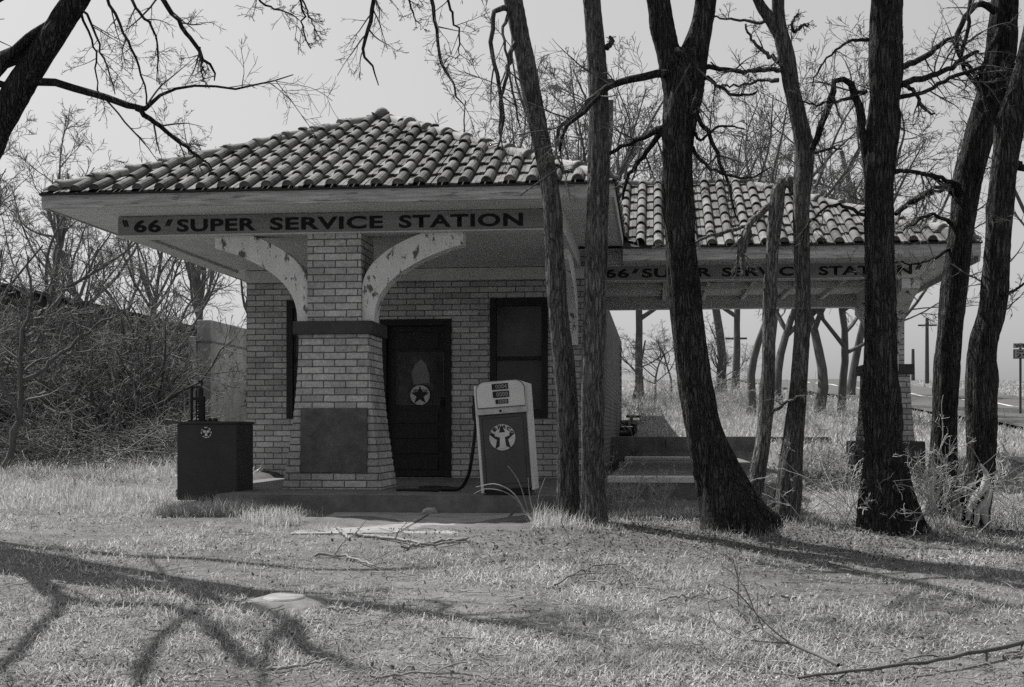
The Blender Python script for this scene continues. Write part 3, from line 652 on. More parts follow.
# curved braces
def brace(along, fixed, a0, zlow, a1, zhigh, thick, width, name='brace'):
    """arched bracket from the pier (a0, zlow) out and up to the beam (a1, zhigh); along 'x' or 'y'"""
    n = 18; inner = []; outer = []
    sgn = 1 if a1 > a0 else -1
    for i in range(n + 1):
        t = i / n * math.pi / 2
        # lower edge: quarter ellipse, vertical at the pier, flattening to the beam
        inner.append((a0 + (a1 - a0) * (1 - math.cos(t)) ** 1.0, zlow + (zhigh - zlow) * math.sin(t) * 1.0))
    lower = [(a0 + (a1 - a0) * (.12 + .88 * (1 - math.cos(i / n * .85)) / (1 - math.cos(.85)) ** 1.0), zlow + (zhigh - .11 - zlow) * (math.sin(i / n * .85) / math.sin(.85)) ** .82) for i in range(n + 1)]
    upper = [(a0 + (a1 - a0) * (.60 * (1 - math.cos(i / n * .95)) / (1 - math.cos(.95))), zlow + .32 + (zhigh - zlow - .32) * math.sin(i / n * .95) / math.sin(.95)) for i in range(n + 1)]
    poly = lower + [(a1, zhigh)] + list(reversed(upper)) + [(a0, zlow)]
    bm = bmesh.new()
    if along == 'x':
        pts = [(p[0], fixed - thick, p[1]) for p in poly]; vec = (0, 2 * thick, 0)
    else:
        pts = [(fixed - thick, p[0], p[1]) for p in poly]; vec = (2 * thick, 0, 0)
    prism(bm, pts, vec)
    bmesh.ops.triangulate(bm, faces=[f for f in bm.faces if len(f.verts) > 4])
    return link(name, bm, M['brace'], ST)
brace('x', 12.16, -2.778, 1.03, -1.807, 1.871, .10, .3); brace('x', 12.16, -3.302, 1.03, -4.23, 1.871, .10, .3)
brace('y', 2.90, 16.58, .74, 15.10, 1.732, .10, .3); brace('y', 2.90, 17.12, .74, 18.6, 1.732, .10, .3)
# short end brace of the front canopy's right-hand side, between beam and wall
brace('y', -.96, YW - .004, .98, 13.3, 1.874, .07, .3)
# small lamp hook under the side canopy
acc = Acc(); acc.tube([(.55, 15.6, 1.84), (.62, 15.55, 1.78), (.72, 15.55, 1.77), (.78, 15.55, 1.80)], .012, 6, 12); link('hook', acc.mesh('hook'), M['iron'], ST)

# ------------------------------------------------------------------ fuel pump
def build_pump():
    ax, ay = Xat(509, 11.0), 11.12
    root = thing('fuel_pump', 'leaning old two-tone fuel pump with white head and star emblem', 'fuel pump', (ax, ay, ZF), world=False)
    w, dp = .205, .18; hb, ht = .70, .985
    body = link('body', box(-w, w, -dp + .012, dp - .012, .05, hb, bev=.012), M['red_metal'], root)
    sub('base', box(-w + .015, w - .015, -dp + .03, dp - .03, .0, .055), M['black'], body)
    acc = Acc(); zt_ = hb - .03
    acc.tube([(-w + .03, -dp + .011, .10), (-w + .03, -dp + .011, zt_), (w - .03, -dp + .011, zt_), (w - .03, -dp + .011, .10), (-w + .03, -dp + .011, .10)], .0022, 4); sub('door_seam', acc.mesh('door_seam', False), M['black'], body)
    # side rails
    for s in (-1, 1): sub('side_rail', box(min(s * w, s * (w + .028)), max(s * w, s * (w + .028)), -dp + .03, dp - .0, .03, ht - .03, bev=.008), M['white_metal'], body)
    # head: rounded top corners
    pts = []; r = .075; wh = w + .012
    pts += [(-wh, hb + .05), (wh, hb + .05)]
    for i in range(9):
        a = i / 8 * math.pi / 2; pts.append((wh - r + r * math.cos(a), ht - r + r * math.sin(a) - .01 * (1 - i / 8)))
    for i in range(9):
        a = math.pi / 2 + i / 8 * math.pi / 2; pts.append((-wh + r + r * math.cos(a), ht - r + r * math.sin(a) - .01 * (i / 8)))
    bm = bmesh.new(); prism(bm, [(p[0], -dp, p[1]) for p in pts], (0, 2 * dp, 0))
    bmesh.ops.bevel(bm, geom=[e for e in bm.edges if abs(e.verts[0].co.y - e.verts[1].co.y) < 1e-5], offset=.012, segments=2, affect='EDGES')
    head = link('head', bm, M['white_metal'], root)
    # head face seam
    acc = Acc(); loop = [(p[0] * .965, -dp - .001, hb + .06 + (p[1] - hb - .05) * .955) for p in pts]; loop.append(loop[0])
    acc.tube(loop, .0028, 4); sub('seam', acc.mesh('seam'), M['band'], head)
    sub('belt', box(-wh - .004, wh + .004, -dp - .006, dp + .004, hb + .001, hb + .049, bev=.006), M['chrome'], head)
    bm = bmesh.new(); bmesh.ops.create_uvsphere(bm, u_segments=10, v_segments=6, radius=.011, matrix=Matrix.Translation((-.01, -dp - .008, hb + .026))); sub('lock', bm, M['black'], head)
    for (cx_, cz_, ww, hh_, s) in ((.0, .935, .07, .025, '0004'), (.004, .868, .07, .027, '0000'), (.008, .806, .055, .018, '000')):
        cz_ = hb + (cz_ - .70) * 1.0
        win = link('display', box(cx_ - ww, cx_ + ww, -dp - .007, -dp + .002, cz_ - hh_, cz_ + hh_), M['black'], root)
        sub('numerals', merge_tris('numerals', [offset_y(text_mesh(s, cx_ - ww * .55, cx_ + ww * .85, cz_ - hh_ * .7, cz_ + hh_ * .7, .002, .01), -dp - .0075)]), M['digit'], win)
    bm = bmesh.new(); bx(bm, -.11, -.085, -dp - .02, -dp - .001, .715, .735, bev=.003); 
    # emblem: white disc, dark star with a pale T, ring lettering
    cz_, r = hb - .20, .112; cx_ = -.012
    em = link('emblem', disc_bm(cx_, -dp + .004, cz_, r, .008), M['disc'], root); em['label'] = 'worn white roundel with dark star and pale letter'
    sub('star', flat(star_pts(cx_, cz_ - .006, r * 1.02, .44), -dp + .0012, .0026), M['star'], em)
    tp = [(-.062, .042), (-.062, .012), (-.02, .0), (-.028, -.095), (.03, -.095), (.022, .0), (.064, .012), (.064, .042)]
    sub('letter_shape', flat([(cx_ + a, cz_ + b_) for a, b_ in reversed(tp)], -dp - .0008, .0019), M['disc'], em)
    its = []
    for i, ch in enumerate('TEXACO'):
        a = R_(158 - i * 27.2); v, t = text_mesh(ch, -.017, .017, -.015, .015, .0015, .06)
        c, s = math.cos(a - math.pi / 2), math.sin(a - math.pi / 2); x = v[:, 0] * c - v[:, 2] * s; z = v[:, 0] * s + v[:, 2] * c
        v = v.copy(); v[:, 0] = cx_ + x + math.cos(a) * r * .83; v[:, 2] = cz_ + z + math.sin(a) * r * .83; v[:, 1] += -dp - .0003; its.append((v, t))
    sub('lettering', merge_tris('lettering', its), M['star'], em)
    # nozzle cradle and hose on the left side
    bm = bmesh.new(); bx(bm, -w - .075, -w - .029, -.05, .04, .66, .80, bev=.01); bx(bm, -w - .065, -w - .04, -.03, .02, .80, .88, bev=.006); link('nozzle_cradle', bm, M['iron'], root)
    root.rotation_euler = (0, R_(-4.2), R_(-1))
    acc = Acc()
    fix = lambda L: [(a, b_, c - .0734 * a) for a, b_, c in L]    # the floor stays level while the pump leans
    acc.tube([(-w - .05, -.01, .67), (-w - .07, .0, .55)] + fix([(-.33, .06, .30), (-.40, .2, .14), (-.52, .45, .03), (-.70, .75, .02), (-.86, .85, .02), (-.94, .72, .02), (-.84, .50, .02), (-.68, .46, .022)]), .016, 8, 90); link('hose', acc.mesh('hose'), M['black'], root)
    acc = Acc(); acc.tube(fix([(-.69, .46, .022), (-.62, .455, .024), (-.54, .45, .014)]), [.024, .026, .011], 8, 8); link('nozzle', acc.mesh('nozzle'), M['black'], root)
    acc = Acc(); acc.tube(fix([(-1.10, .42, .014), (-.95, .40, .018), (-.70, .36, .012)]), .013, 6, 12); link('hose_end', acc.mesh('hose_end'), M['black'], root)
    return root
build_pump()

# ------------------------------------------------------------------ dark steel box with a hand pump on top
bxx0, bxx1, by0, by1 = Xat(177, 11.35), Xat(236.5, 11.35), 11.35, 11.84
bt = thing('steel_box', 'dark painted steel box left of the brick pier with small round emblem', 'box', ((bxx0 + bxx1) / 2, by0, ZF))
body = link('body', box(bxx0, bxx1, by0, by1, -.64, .055, bev=.006), M['box'], bt)
sub('lid', box(bxx0 - .012, bxx1 + .012, by0 - .012, by1 + .012, .056, .078, bev=.004), M['box'], body)
cx, cz, r = Xat(206, 11.34), (HOR - 432.5) * 11.6 / FPX, .052
em = sub('emblem', disc_bm(cx, by0 - .004, cz, r, .006), M['star'], body)
bm = bmesh.new()
def arc_piece(a0, a1, r0, r1, yy):
    pts = []; n = 5
    for i in range(n + 1): a = R_(a0 + (a1 - a0) * i / n); pts.append((cx + r1 * math.cos(a), yy, cz + r1 * math.sin(a)))
    for i in range(n, -1, -1): a = R_(a0 + (a1 - a0) * i / n); pts.append((cx + r0 * math.cos(a), yy, cz + r0 * math.sin(a)))
    prism(bm, pts, (0, .0018, 0))
for (a0, a1) in ((78, 112), (28, 58), (-12, 12), (-45, -20), (-70, -50), (-108, -76), (-135, -118), (172, 196), (140, 158)): arc_piece(a0, a1, r * .80, r * .97, by0 - .006)
for a in (90 + 62, 90 - 62, -90):
    a = R_(a); c, s = math.cos(a), math.sin(a); wq = .012
    prism(bm, [(cx - s * wq * .8, by0 - .0064, cz + c * wq * .8), (cx + s * wq * .8, by0 - .0064, cz - c * wq * .8), (cx + c * r * .62 + s * wq, by0 - .0064, cz + s * r * .62 - c * wq), (cx + c * r * .62 - s * wq, by0 - .0064, cz + s * r * .62 + c * wq)], (0, .0018 + .0003 * math.sin(a), 0))
link('emblem_marks', bm, M['disc'], bt)
zb = .078; hx = Xat(197, 11.55); hy = 11.58
hp = thing('hand_pump', 'black iron hand pump standing on the dark steel box', 'pump', (hx, hy, zb))
acc = Acc(); acc.tube([(hx - .062, hy, zb), (hx - .062, hy, zb + .30), (hx - .05, hy, zb + .325)], .013, 6, 8); acc.tube([(hx - .028, hy + .03, zb), (hx - .028, hy + .03, zb + .29)], .006, 6, 6)
acc.tube([(hx - .001, hy + .03, zb), (hx - .004, hy + .03, zb + .30)], .006, 6, 6); link('frame', acc.mesh('frame'), M['iron'], hp)
bm = bmesh.new(); bx(bm, hx + .016, hx + .062, hy - .03, hy + .03, zb, zb + .235, bev=.008); bx(bm, hx + .012, hx + .045, hy - .022, hy + .022, zb + .236, zb + .31, bev=.006); link('cylinder', bm, M['iron'], hp)
bm = bmesh.new(); bx(bm, hx - .07, hx + .03, hy - .012, hy + .012, zb + .312, zb + .328); bx(bm, hx + .005, hx + .04, hy - .012, hy + .012, zb + .365, zb + .385); bx(bm, hx + .028, hx + .042, hy - .01, hy + .01, zb + .33, zb + .364); link('crosshead', bm, M['iron'], hp); link('crossbar', box(hx - .06, hx + .014, hy - .012, hy + .012, zb + .20, zb + .226), M['iron'], hp)
acc = Acc()
for q in range(7): zz = zb + .03 + q * .025; acc.tube([(hx - .028, hy + .03, zz), (hx - .02, hy + .01, zz + .008), (hx - .002, hy + .03, zz + .012)], .005, 5, 5)
link('spring', acc.mesh('spring'), M['iron'], hp)
bm = bmesh.new(); bx(bm, hx - .08, hx + .075, hy - .05, hy + .05, zb + .0005, zb + .014, bev=.003); link('base_plate', bm, M['iron'], hp)
for (dx, r_) in ((.115, .022), (.165, .03)):
    bm = bmesh.new(); bmesh.ops.create_cone(bm, cap_ends=True, segments=12, radius1=r_, radius2=r_ * .6, depth=.03, matrix=Matrix.Translation((hx + dx, hy, zb + .016))); o = link('filler_cap', bm, M['iron'], bt)

# ------------------------------------------------------------------ small site furniture
p = onground(282, 604)
bm = bmesh.new(); N_ = 44; prof = [(.27, -.09), (.25, -.004), (.20, .012), (.15, .027), (.122, .034), (.05, .036)]
rings = [[bm.verts.new((p[0] + r_ * math.cos(a) * (1 + .02 * math.sin(3 * a)), p[1] + r_ * math.sin(a), p[2] + z_ + .075 * r_ * math.sin(a))) for a in np.linspace(0, 2 * math.pi, N_, endpoint=False)] for r_, z_ in prof]
for a, b in zip(rings[:-1], rings[1:]):
    for q in range(N_): bm.faces.new((a[q], a[(q + 1) % N_], b[(q + 1) % N_], b[q]))
bm.faces.new(rings[-1])
for f in bm.faces: f.smooth = True
wc = thing('well_cap', 'low round concrete cap with pale lid lying in the lawn', 'concrete cap', p)
link('collar', bm, M['capc'], wc)
bm = bmesh.new(); bmesh.ops.create_cone(bm, cap_ends=True, segments=36, radius1=.115, radius2=.105, depth=.008, matrix=Matrix.Translation((p[0] + .01, p[1] + .01, p[2] + .040)) @ Matrix.Rotation(R_(4), 4, 'X')); link('lid', bm, M['paving'], wc)
bm = bmesh.new(); bmesh.ops.create_icosphere(bm, subdivisions=2, radius=.055, matrix=Matrix.Translation(tuple(onground(430, 507)) if False else (Xat(430, 10.8), 10.80, -.70)) @ Matrix.Diagonal((1.2, .8, .8, 1)))
for v in bm.verts: v.co += Vector((random.uniform(-1, 1), random.uniform(-1, 1), random.uniform(-1, 1))) * .008
tag(link('stone', bm, M['stone'], None), 'small stone lying on the paving at the foot of the kerb', 'stone')
# retaining wall behind the lot
bm = bmesh.new(); xx = -.7
while xx < 1.9: bx(bm, xx, xx + .86, 20.97, 21.17, -.9, -.10 + random.uniform(-.008, .008), bev=.012); xx += .865
tag(link('retaining_wall', bm, M['kerb'], None), 'low concrete retaining wall behind the side canopy', 'wall')
# ruined concrete wall on the left
xw = -7.2; bm = bmesh.new(); bx(bm, xw - .12, xw + .12, 20.0, 27, -.6, 1.77, bev=.02)
rw = thing('ruined_wall', 'roofless dark concrete wall left of the station', 'wall', (xw, 20, -.5)); link('wall_panel', bm, M['ruin'], rw)
link('buttress', box(xw - .22, xw - .121, 19.9, 20.3, -.6, 1.50, bev=.015), M['ruin'], rw); link('coping', box(xw - .13, xw + .13, 19.99, 23.0, 1.40, 1.43), M['kerb'], rw)
# dark shed behind the brush
sx = -11.0; sh = thing('shed', 'dark derelict shed behind the brush at the left edge', 'shed', (sx - 3, 22, 0)); bm = bmesh.new(); bx(bm, sx - 6, sx, 20.5, 31, -.6, 2.45); link('wall', bm, M['shed'], sh)
bm = bmesh.new(); prism(bm, [(sx + .2, 20.2, 2.455), (sx - 3, 20.2, 3.0), (sx - 6.2, 20.2, 2.455), (sx - 6.2, 20.2, 2.40), (sx + .2, 20.2, 2.40)], (0, 11, 0)); link('roof', bm, M['shed'], sh)
# boards stacked on the far bank
q = W(632, 27, z=0); zq = gz(q[0], q[1])
tb = thing('board_stack', 'dark boards stacked flat beyond the station corner', 'boards', (q[0], q[1], zq))
bm = bmesh.new(); bx(bm, q[0] - .30, q[0] + .30, q[1] - .3, q[1] + .3, zq - .1, zq + .42); link('trestle', bm, M['shed'], tb)
link('board', box(q[0] - .36, q[0] + .16, q[1] - .35, q[1] + .35, zq + .43, zq + .56, bev=.01), M['dark'], tb); link('board', box(q[0] - .12, q[0] + .18, q[1] - .3, q[1] + .3, zq + .61, zq + .66, bev=.01), M['dark'], tb); link('spacer', box(q[0] - .05, q[0] + .02, q[1] - .1, q[1] + .1, zq + .561, zq + .609), M['dark'], tb)
# old tyre piece by the retaining wall
acc = Acc(); q = W(629, 21.6, z=0); zq = -.12
acc.tube([(q[0] - .16, q[1], zq + .05), (q[0] - .02, q[1], zq + .05), (q[0] + .08, q[1], zq + .10), (q[0] + .10, q[1], zq + .22)], [.05, .055, .05, .035], 8, 16)
tag(link('rubber_scrap', acc.mesh('rubber_scrap'), M['black'], None), 'curled scrap of black rubber on the retaining wall', 'scrap')
# utility poles
for (px, d, top, lab) in ((913, 78, 349, 'short utility pole far off, left of the two beside the road'), (927, 70, 318, 'tall utility pole far off, right of the short one'), (736, 60, 330, 'utility pole standing beyond the bare trees under the side canopy')):
    b_ = W(px, d, z=0); zz = gz(b_[0], b_[1]); tz = (HOR - top) * d / FPX
    t_ = thing('utility_pole', lab, 'pole', (b_[0], b_[1], zz), 'distant utility poles')
    acc = Acc(); acc.tube([(b_[0], b_[1], zz - .3), (b_[0], b_[1], tz)], [.13, .09], 8, 5); link('post', acc.mesh('post'), M['pole'], t_)
    link('crossarm', box(b_[0] - .5, b_[0] + .5, b_[1] - .14, b_[1] - .095, tz - .45, tz - .36), M['pole'], t_) if px != 913 else None
# road sign
d = 30; b_ = W(1023, d, z=0); zz = gz(b_[0], b_[1]); s_ = d / FPX
rs = thing('road_sign', 'small route sign with two plates on a post beside the road', 'road sign', (b_[0], b_[1], zz))
acc = Acc(); acc.tube([(b_[0] - .05, b_[1] + .03, zz - .2), (b_[0] - .05, b_[1] + .03, (HOR - 343) * s_)], .028, 6, 3); link('post', acc.mesh('post'), M['pole'], rs)
zt = lambda py: (HOR - py) * s_
pl = link('direction_plate', box(b_[0] - .22, b_[0] + .26, b_[1] - .01, b_[1], zt(348), zt(343.3)), M['signback'], rs)
sub('lettering', merge_tris('lettering', [offset_y(text_mesh('WEST', b_[0] - .19, b_[0] + .23, zt(347.3), zt(344.1), .003), b_[1] - .011)]), M['letter'], pl)
pl = link('route_plate', box(b_[0] - .22, b_[0] + .26, b_[1] - .01, b_[1], zt(358.7), zt(349.2)), M['letter'], rs)
sub('plate_face', box(b_[0] - .195, b_[0] + .235, b_[1] - .013, b_[1] - .0102, zt(358), zt(349.9)), M['signback'], pl)
sub('lettering', merge_tris('lettering', [offset_y(text_mesh('291', b_[0] - .15, b_[0] + .19, zt(357.3), zt(353.5), .003), b_[1] - .0135), offset_y(text_mesh('FARM ROAD', b_[0] - .13, b_[0] + .17, zt(352.4), zt(350.6), .003), b_[1] - .0135)]), M['letter'], pl)

AZ = R_(46); EL = R_(55)
sd = -math.sin(AZ) * math.cos(EL) * RV + math.cos(AZ) * math.cos(EL) * FV + np.array([0, 0, math.sin(EL)])
# ------------------------------------------------------------------ trees
def grow(P, Rd, m, tr, ang, lenf, npts, rf, wob, up, rg, maxlen=None, tip=.12, lens=None):
    """m children on each parent branch, all at once"""
    B, n, _ = P.shape; N = B * m; pi = np.repeat(np.arange(B), m)
    t = rg.uniform(tr[0], tr[1], N); fi = t * (n - 1); i0 = np.minimum(fi.astype(int), n - 2); fr = (fi - i0)[:, None]
    p0 = P[pi, i0]; p1 = P[pi, i0 + 1]; pos = p0 * (1 - fr) + p1 * fr; T = p1 - p0; T /= np.linalg.norm(T, axis=1, keepdims=True) + 1e-9
    r = Rd[pi, i0] * (1 - fr[:, 0]) + Rd[pi, i0 + 1] * fr[:, 0]
    rv = rg.normal(size=(N, 3)); rv -= (rv * T).sum(1, keepdims=True) * T; rv /= np.linalg.norm(rv, axis=1, keepdims=True) + 1e-9
    a = np.radians(rg.uniform(ang[0], ang[1], N))[:, None]; D = np.cos(a) * T + np.sin(a) * rv
    PL = np.linalg.norm(np.diff(P, axis=1), axis=2).sum(1)[pi] if lens is None else lens[pi]
    L = PL * lenf * (1 - .45 * t) * rg.uniform(.55, 1.2, N)
    if maxlen: L = np.minimum(L, maxlen)
    st = (L / (npts - 1))[:, None]; out = np.empty((N, npts, 3)); out[:, 0] = pos
    for k in range(1, npts):
        D = D + wob * rg.normal(size=(N, 3)); D[:, 2] += up; D /= np.linalg.norm(D, axis=1, keepdims=True); out[:, k] = out[:, k - 1] + D * st
    r0 = np.minimum(r * rf, r * .95); R2 = r0[:, None] * np.linspace(1, tip, npts)[None]
    return out, R2
def trunk_mesh(P, Rd, k=26, flare=(.0, .3), lobes=5, seed=0, furrow=.05, name='trunk', smooth=True):
    """a trunk with furrows, bumps and root flare as real relief"""
    P = np.asarray(P, float); n = len(P); T, N, M_ = frames(P[None]); N, M_ = N[0], M_[0]
    a = np.arange(k) * 2 * math.pi / k; L = np.concatenate([[0], np.cumsum(np.linalg.norm(np.diff(P, axis=0), axis=1))])
    rg = np.random.default_rng(seed); A, Ln = np.meshgrid(a, L)
    ph = rg.uniform(0, 6.28, 8)
    rel = 1 + furrow * np.sin(7 * A + 2.2 * np.sin(Ln * 2.1 + ph[0]) + ph[1]) * .6 + furrow * np.sin(11 * A + 1.7 * np.sin(Ln * 3.7 + ph[2]) + ph[3]) * .6 + furrow * .9 * np.sin(2 * A + Ln * 1.3 + ph[4]) + furrow * .5 * np.sin(Ln * 9 + 3 * np.sin(A * 2 + ph[5])) + rg.normal(size=A.shape) * furrow * .22
    fl = 1 + flare[0] * np.exp(-Ln / flare[1]) * (1 + .55 * np.cos(lobes * A + ph[6]) + .3 * np.cos(2 * A + ph[7]))
    if k >= 20:
        for q in range(9):
            lc = rg.uniform(.2, .95) * Ln.max(); ac = rg.uniform(0, 6.28); da = np.angle(np.exp(1j * (A - ac))); sz = rg.uniform(.05, .13)
            rel = rel + rg.uniform(.08, .24) * np.exp(-((Ln - lc) / sz) ** 2 - (da / .55) ** 2) - rg.uniform(0, .12) * np.exp(-((Ln - lc) / (sz * .4)) ** 2 - (da / .2) ** 2)
    rr = np.asarray(Rd)[:, None] * rel * fl
    V = P[:, None, :] + rr[..., None] * (np.cos(A)[..., None] * N[:, None, :] + np.sin(A)[..., None] * M_[:, None, :])
    i = np.arange(n - 1)[:, None] * k; j = np.arange(k)[None]; j2 = (j + 1) % k
    Q = np.stack([i + j, i + j2, i + k + j2, i + k + j], -1).reshape(-1, 4)
    return V.reshape(-1, 3), Q
def camline(pts, d, n, dd=None):
    """polyline given as (px, py, width px) on a plane at depth d (dd: extra depth per point) -> world points + radii"""
    P = []
    for i, q in enumerate(pts):
        di = d + (dd[i] if dd is not None else 0); w = W(q[0], di, py=q[1]); P.append([*w, q[2] * di / FPX / 2])
    A = catmull(np.array(P), n); return A[:, :3], np.maximum(A[:, 3], .002)

def fg_tree(label, trunks, limbs, d, m_trunk, m_twig, seed, flare, extra_up=3.0, twig_n=5, nametree='bare_tree', lean=(0, 0), twig_scale=1., trunk_twigs=0, droop=0.0, low=0.35):
    rg = np.random.default_rng(seed)
    base = W(trunks[0][0][0], d, py=trunks[0][0][1])
    root = thing(nametree, label, 'tree', (base[0], base[1], gz(base[0], base[1])), 'row of bare tree trunks in front of the station')
    acc = Acc(); lim = Acc()
    tr_pts = []
    for ti, tp in enumerate(trunks):
        n = 110 if ti == 0 else 60
        P, Rd = camline(tp, d, n)
        if ti == 0:   # root into the soil
            z0 = gz(P[0, 0], P[0, 1]) - .12
            P = np.vstack([[P[0, 0], P[0, 1], z0], P]); Rd = np.concatenate([[Rd[0] * 1.02], Rd])
        acc.add(trunk_mesh(P, Rd, 30 if ti == 0 else 20, flare if ti == 0 else (0, .3), 5, seed + ti, .065))
        # upper continuation above the photograph's edge
        tr_pts.append((P, Rd))
    ups = []
    for (P, Rd) in tr_pts:
        if P[-1, 2] < 3.0: continue
        D = P[-1] - P[-6]; D /= np.linalg.norm(D); L = extra_up * rg.uniform(.8, 1.15); n = 14; pts = [P[-1]]; 
        for k in range(n - 1):
            D = D + rg.normal(size=3) * .07; D[2] += .03; D /= np.linalg.norm(D); pts.append(pts[-1] + D * L / (n - 1))
        pts = np.array(pts); r_ = Rd[-1] * np.linspace(1, .25, n); acc.add(tubes(pts[None], r_[None], 14)); ups.append((pts, r_))
    link('trunk', acc.mesh('trunk'), m_trunk, root)
    cr = Acc()
    # explicit limbs seen in the photograph
    LP = []
    for lp in limbs:
        pts = lp[0]; dd = lp[1] if len(lp) > 1 else None
        P, Rd = camline(pts, d, 16, dd); P += rg.normal(size=P.shape) * .006; LP.append((P, Rd)); la = Acc(); la.add(tubes(P[None], Rd[None], 9)); link('limb', la.mesh('limb'), m_trunk, root)
    
    # crown above the frame
    if ups:
        Pu = np.stack([u[0] for u in ups]); Ru = np.stack([u[1] for u in ups])
        b1 = grow(Pu, Ru, 9, (.05, .98), (30, 70), .8, 12, .42, .07, .02, rg); cr.add(tubes(*b1, 6))
        b2 = grow(*b1, 6, (.2, .98), (25, 65), .55, 8, .42, .09, -.01, rg); cr.add(tubes(*b2, 4))
        b3 = grow(*b2, 6, (.2, .98), (25, 70), .5, 5, .6, .2, .0, rg); cr.add(tubes(b3[0], np.maximum(b3[1], .0022), 3))
    # twigs on the explicit limbs
    if LP:
        Pl = np.stack([u[0] for u in LP]); Rl = np.stack([u[1] for u in LP])
        t1 = grow(Pl, np.maximum(Rl, .006), twig_n, (low, .99), (25, 70), .5 * twig_scale, 9, .5, .09, -.02 - droop, rg, maxlen=1.1); t1 = (t1[0], np.maximum(np.minimum(t1[1], .0065), .002)); cr.add(tubes(*t1, 4))
        t2 = grow(*t1, 5, (.15, .98), (25, 70), .55, 6, .6, .11, -.01, rg); t2 = (t2[0], np.maximum(t2[1], .0016)); cr.add(tubes(*t2, 3))
        t3 = grow(*t2, 4, (.15, .98), (25, 70), .55, 5, .7, .18, 0, rg); t3 = (t3[0], np.maximum(t3[1], .0013)); cr.add(tubes(*t3, 3))
    # thin epicormic shoots straight off the trunk
    if trunk_twigs:
        P, Rd = tr_pts[0]; sel = np.linspace(int(len(P) * .35), len(P) - 1, 24).astype(int); Pt = P[sel][None]; Rt = np.full((1, 24), .012)
        s1 = grow(Pt, Rt, trunk_twigs, (.02, .98), (40, 85), .16, 8, .8, .22, .02, rg, maxlen=.95); s1 = (s1[0], np.maximum(s1[1], .003)); cr.add(tubes(*s1, 4))
        s2_ = grow(*s1, 5, (.2, .98), (30, 70), .5, 6, .7, .22, 0, rg); s2_ = (s2_[0], np.maximum(s2_[1], .002)); cr.add(tubes(*s2_, 3))
        s3 = grow(*s2_, 3, (.2, .98), (30, 70), .5, 4, .7, .22, 0, rg); s3 = (s3[0], np.maximum(s3[1], .0016)); cr.add(tubes(*s3, 3))
    if cr.V: link('crown', cr.mesh('crown'), m_twig, root)
    return root, tr_pts

# A: slim leaning trunk left of the pair
fg_tree('slim grey trunk bowing left, just right of the fuel pump', [[(569, 516, 24), (568, 490, 21), (567, 400, 20), (559, 320, 19), (556, 280, 19), (550, 190, 18), (531, 90, 19), (513, 0, 18), (503, -40, 17)]],
        [([(511, 8, 7), (495, 12, 5), (492, 50, 4.5), (498, 80, 4), (503, 118, 3.5), (497, 150, 2)], [0, -.1, -.15, -.15, -.1, -.1]), ([(518, 30, 6), (507, 70, 4), (500, 110, 3), (500, 135, 2)], [0, -.15, -.2, -.2]),
         ([(514, 5, 5), (503, 30, 3), (508, 60, 2.6), (514, 100, 2), (520, 128, 1.4)], [0, -.2, -.3, -.3, -.3])], 10.15, M['bark_a'], M['twig'], 21, (.35, .18), twig_n=4, trunk_twigs=0)
# B
fg_tree('straight grey trunk standing close beside the bowed slim one', [[(594, 524, 25), (593, 470, 22), (592, 400, 21), (594, 320, 21), (598, 190, 21), (598, 90, 20), (592, 0, 18), (590, -40, 17)]],
        [([(606, 48, 6), (612, 42, 5), (610, 38, 3)],), ([(592, 86, 5), (612, 80, 5), (585, 105, 5), (574, 120, 4), (560, 125, 4), (556, 150, 3), (562, 165, 2.4), (545, 178, 1.8), (520, 195, 1.4)], [0, -.15, -.25, -.25, -.28, -.3, -.35, -.4, -.4])], 9.9, M['bark_a'], M['twig'], 22, (.4, .2), twig_n=4)
# C: thick dark forked trunk
fg_tree('thick dark forked trunk with flared roots in the middle of the row', [[(738, 534, 70), (729, 508, 56), (716, 470, 42), (703, 425, 34), (695, 380, 31), (685, 300, 31.5), (678, 190, 30), (679, 130, 34), (686, 85, 37), (702, 25, 22), (708, -20, 20), (712, -60, 18)], [(680, 108, 26), (672, 70, 24), (662, 20, 21), (655, -20, 20), (650, -60, 18)]],
        [([(675, 70, 9), (650, 76, 8), (618, 82, 7), (600, 95, 5), (585, 112, 4.5), (567, 125, 4), (560, 150, 3)], [-.05, -.1, -.12, -.3, -.35, -.35, -.35]), ([(668, 128, 9), (655, 131, 7), (640, 138, 5), (615, 150, 4), (598, 160, 3)], [0, .05, .15, .3, .35]),
         ([(668, 122, 8), (656, 138, 6), (640, 160, 5), (628, 178, 4), (622, 200, 2)], [0, .1, .3, .45, .5]), ([(690, 52, 9), (676, 50, 6), (690, 58, 6), (697, 80, 6), (698, 110, 4), (694, 130, 3)], [-.12, -.22, -.26, -.26, -.24, -.22]),
         ([(700, 66, 6), (720, 69, 4.5), (745, 72, 4), (775, 69, 3)], [0, .1, .2, .3]), ([(698, 75, 6), (712, 82, 4), (735, 95, 3), (757, 92, 2)], [0, -.1, -.2, -.3]), ([(695, 112, 5), (716, 150, 4), (728, 185, 3), (738, 222, 1.6)], [0, -.1, -.2, -.2]), ([(692, 150, 4), (712, 170, 3), (745, 178, 2.2), (772, 168, 1.4)], [0, -.15, -.3, -.3]), ([(692, 115, 5), (700, 140, 3), (720, 126, 2.4), (745, 128, 1.6)], [0, -.1, -.2, -.2])],
        9.6, M['bark_c'], M['twig'], 23, (.28, .25), twig_n=6)
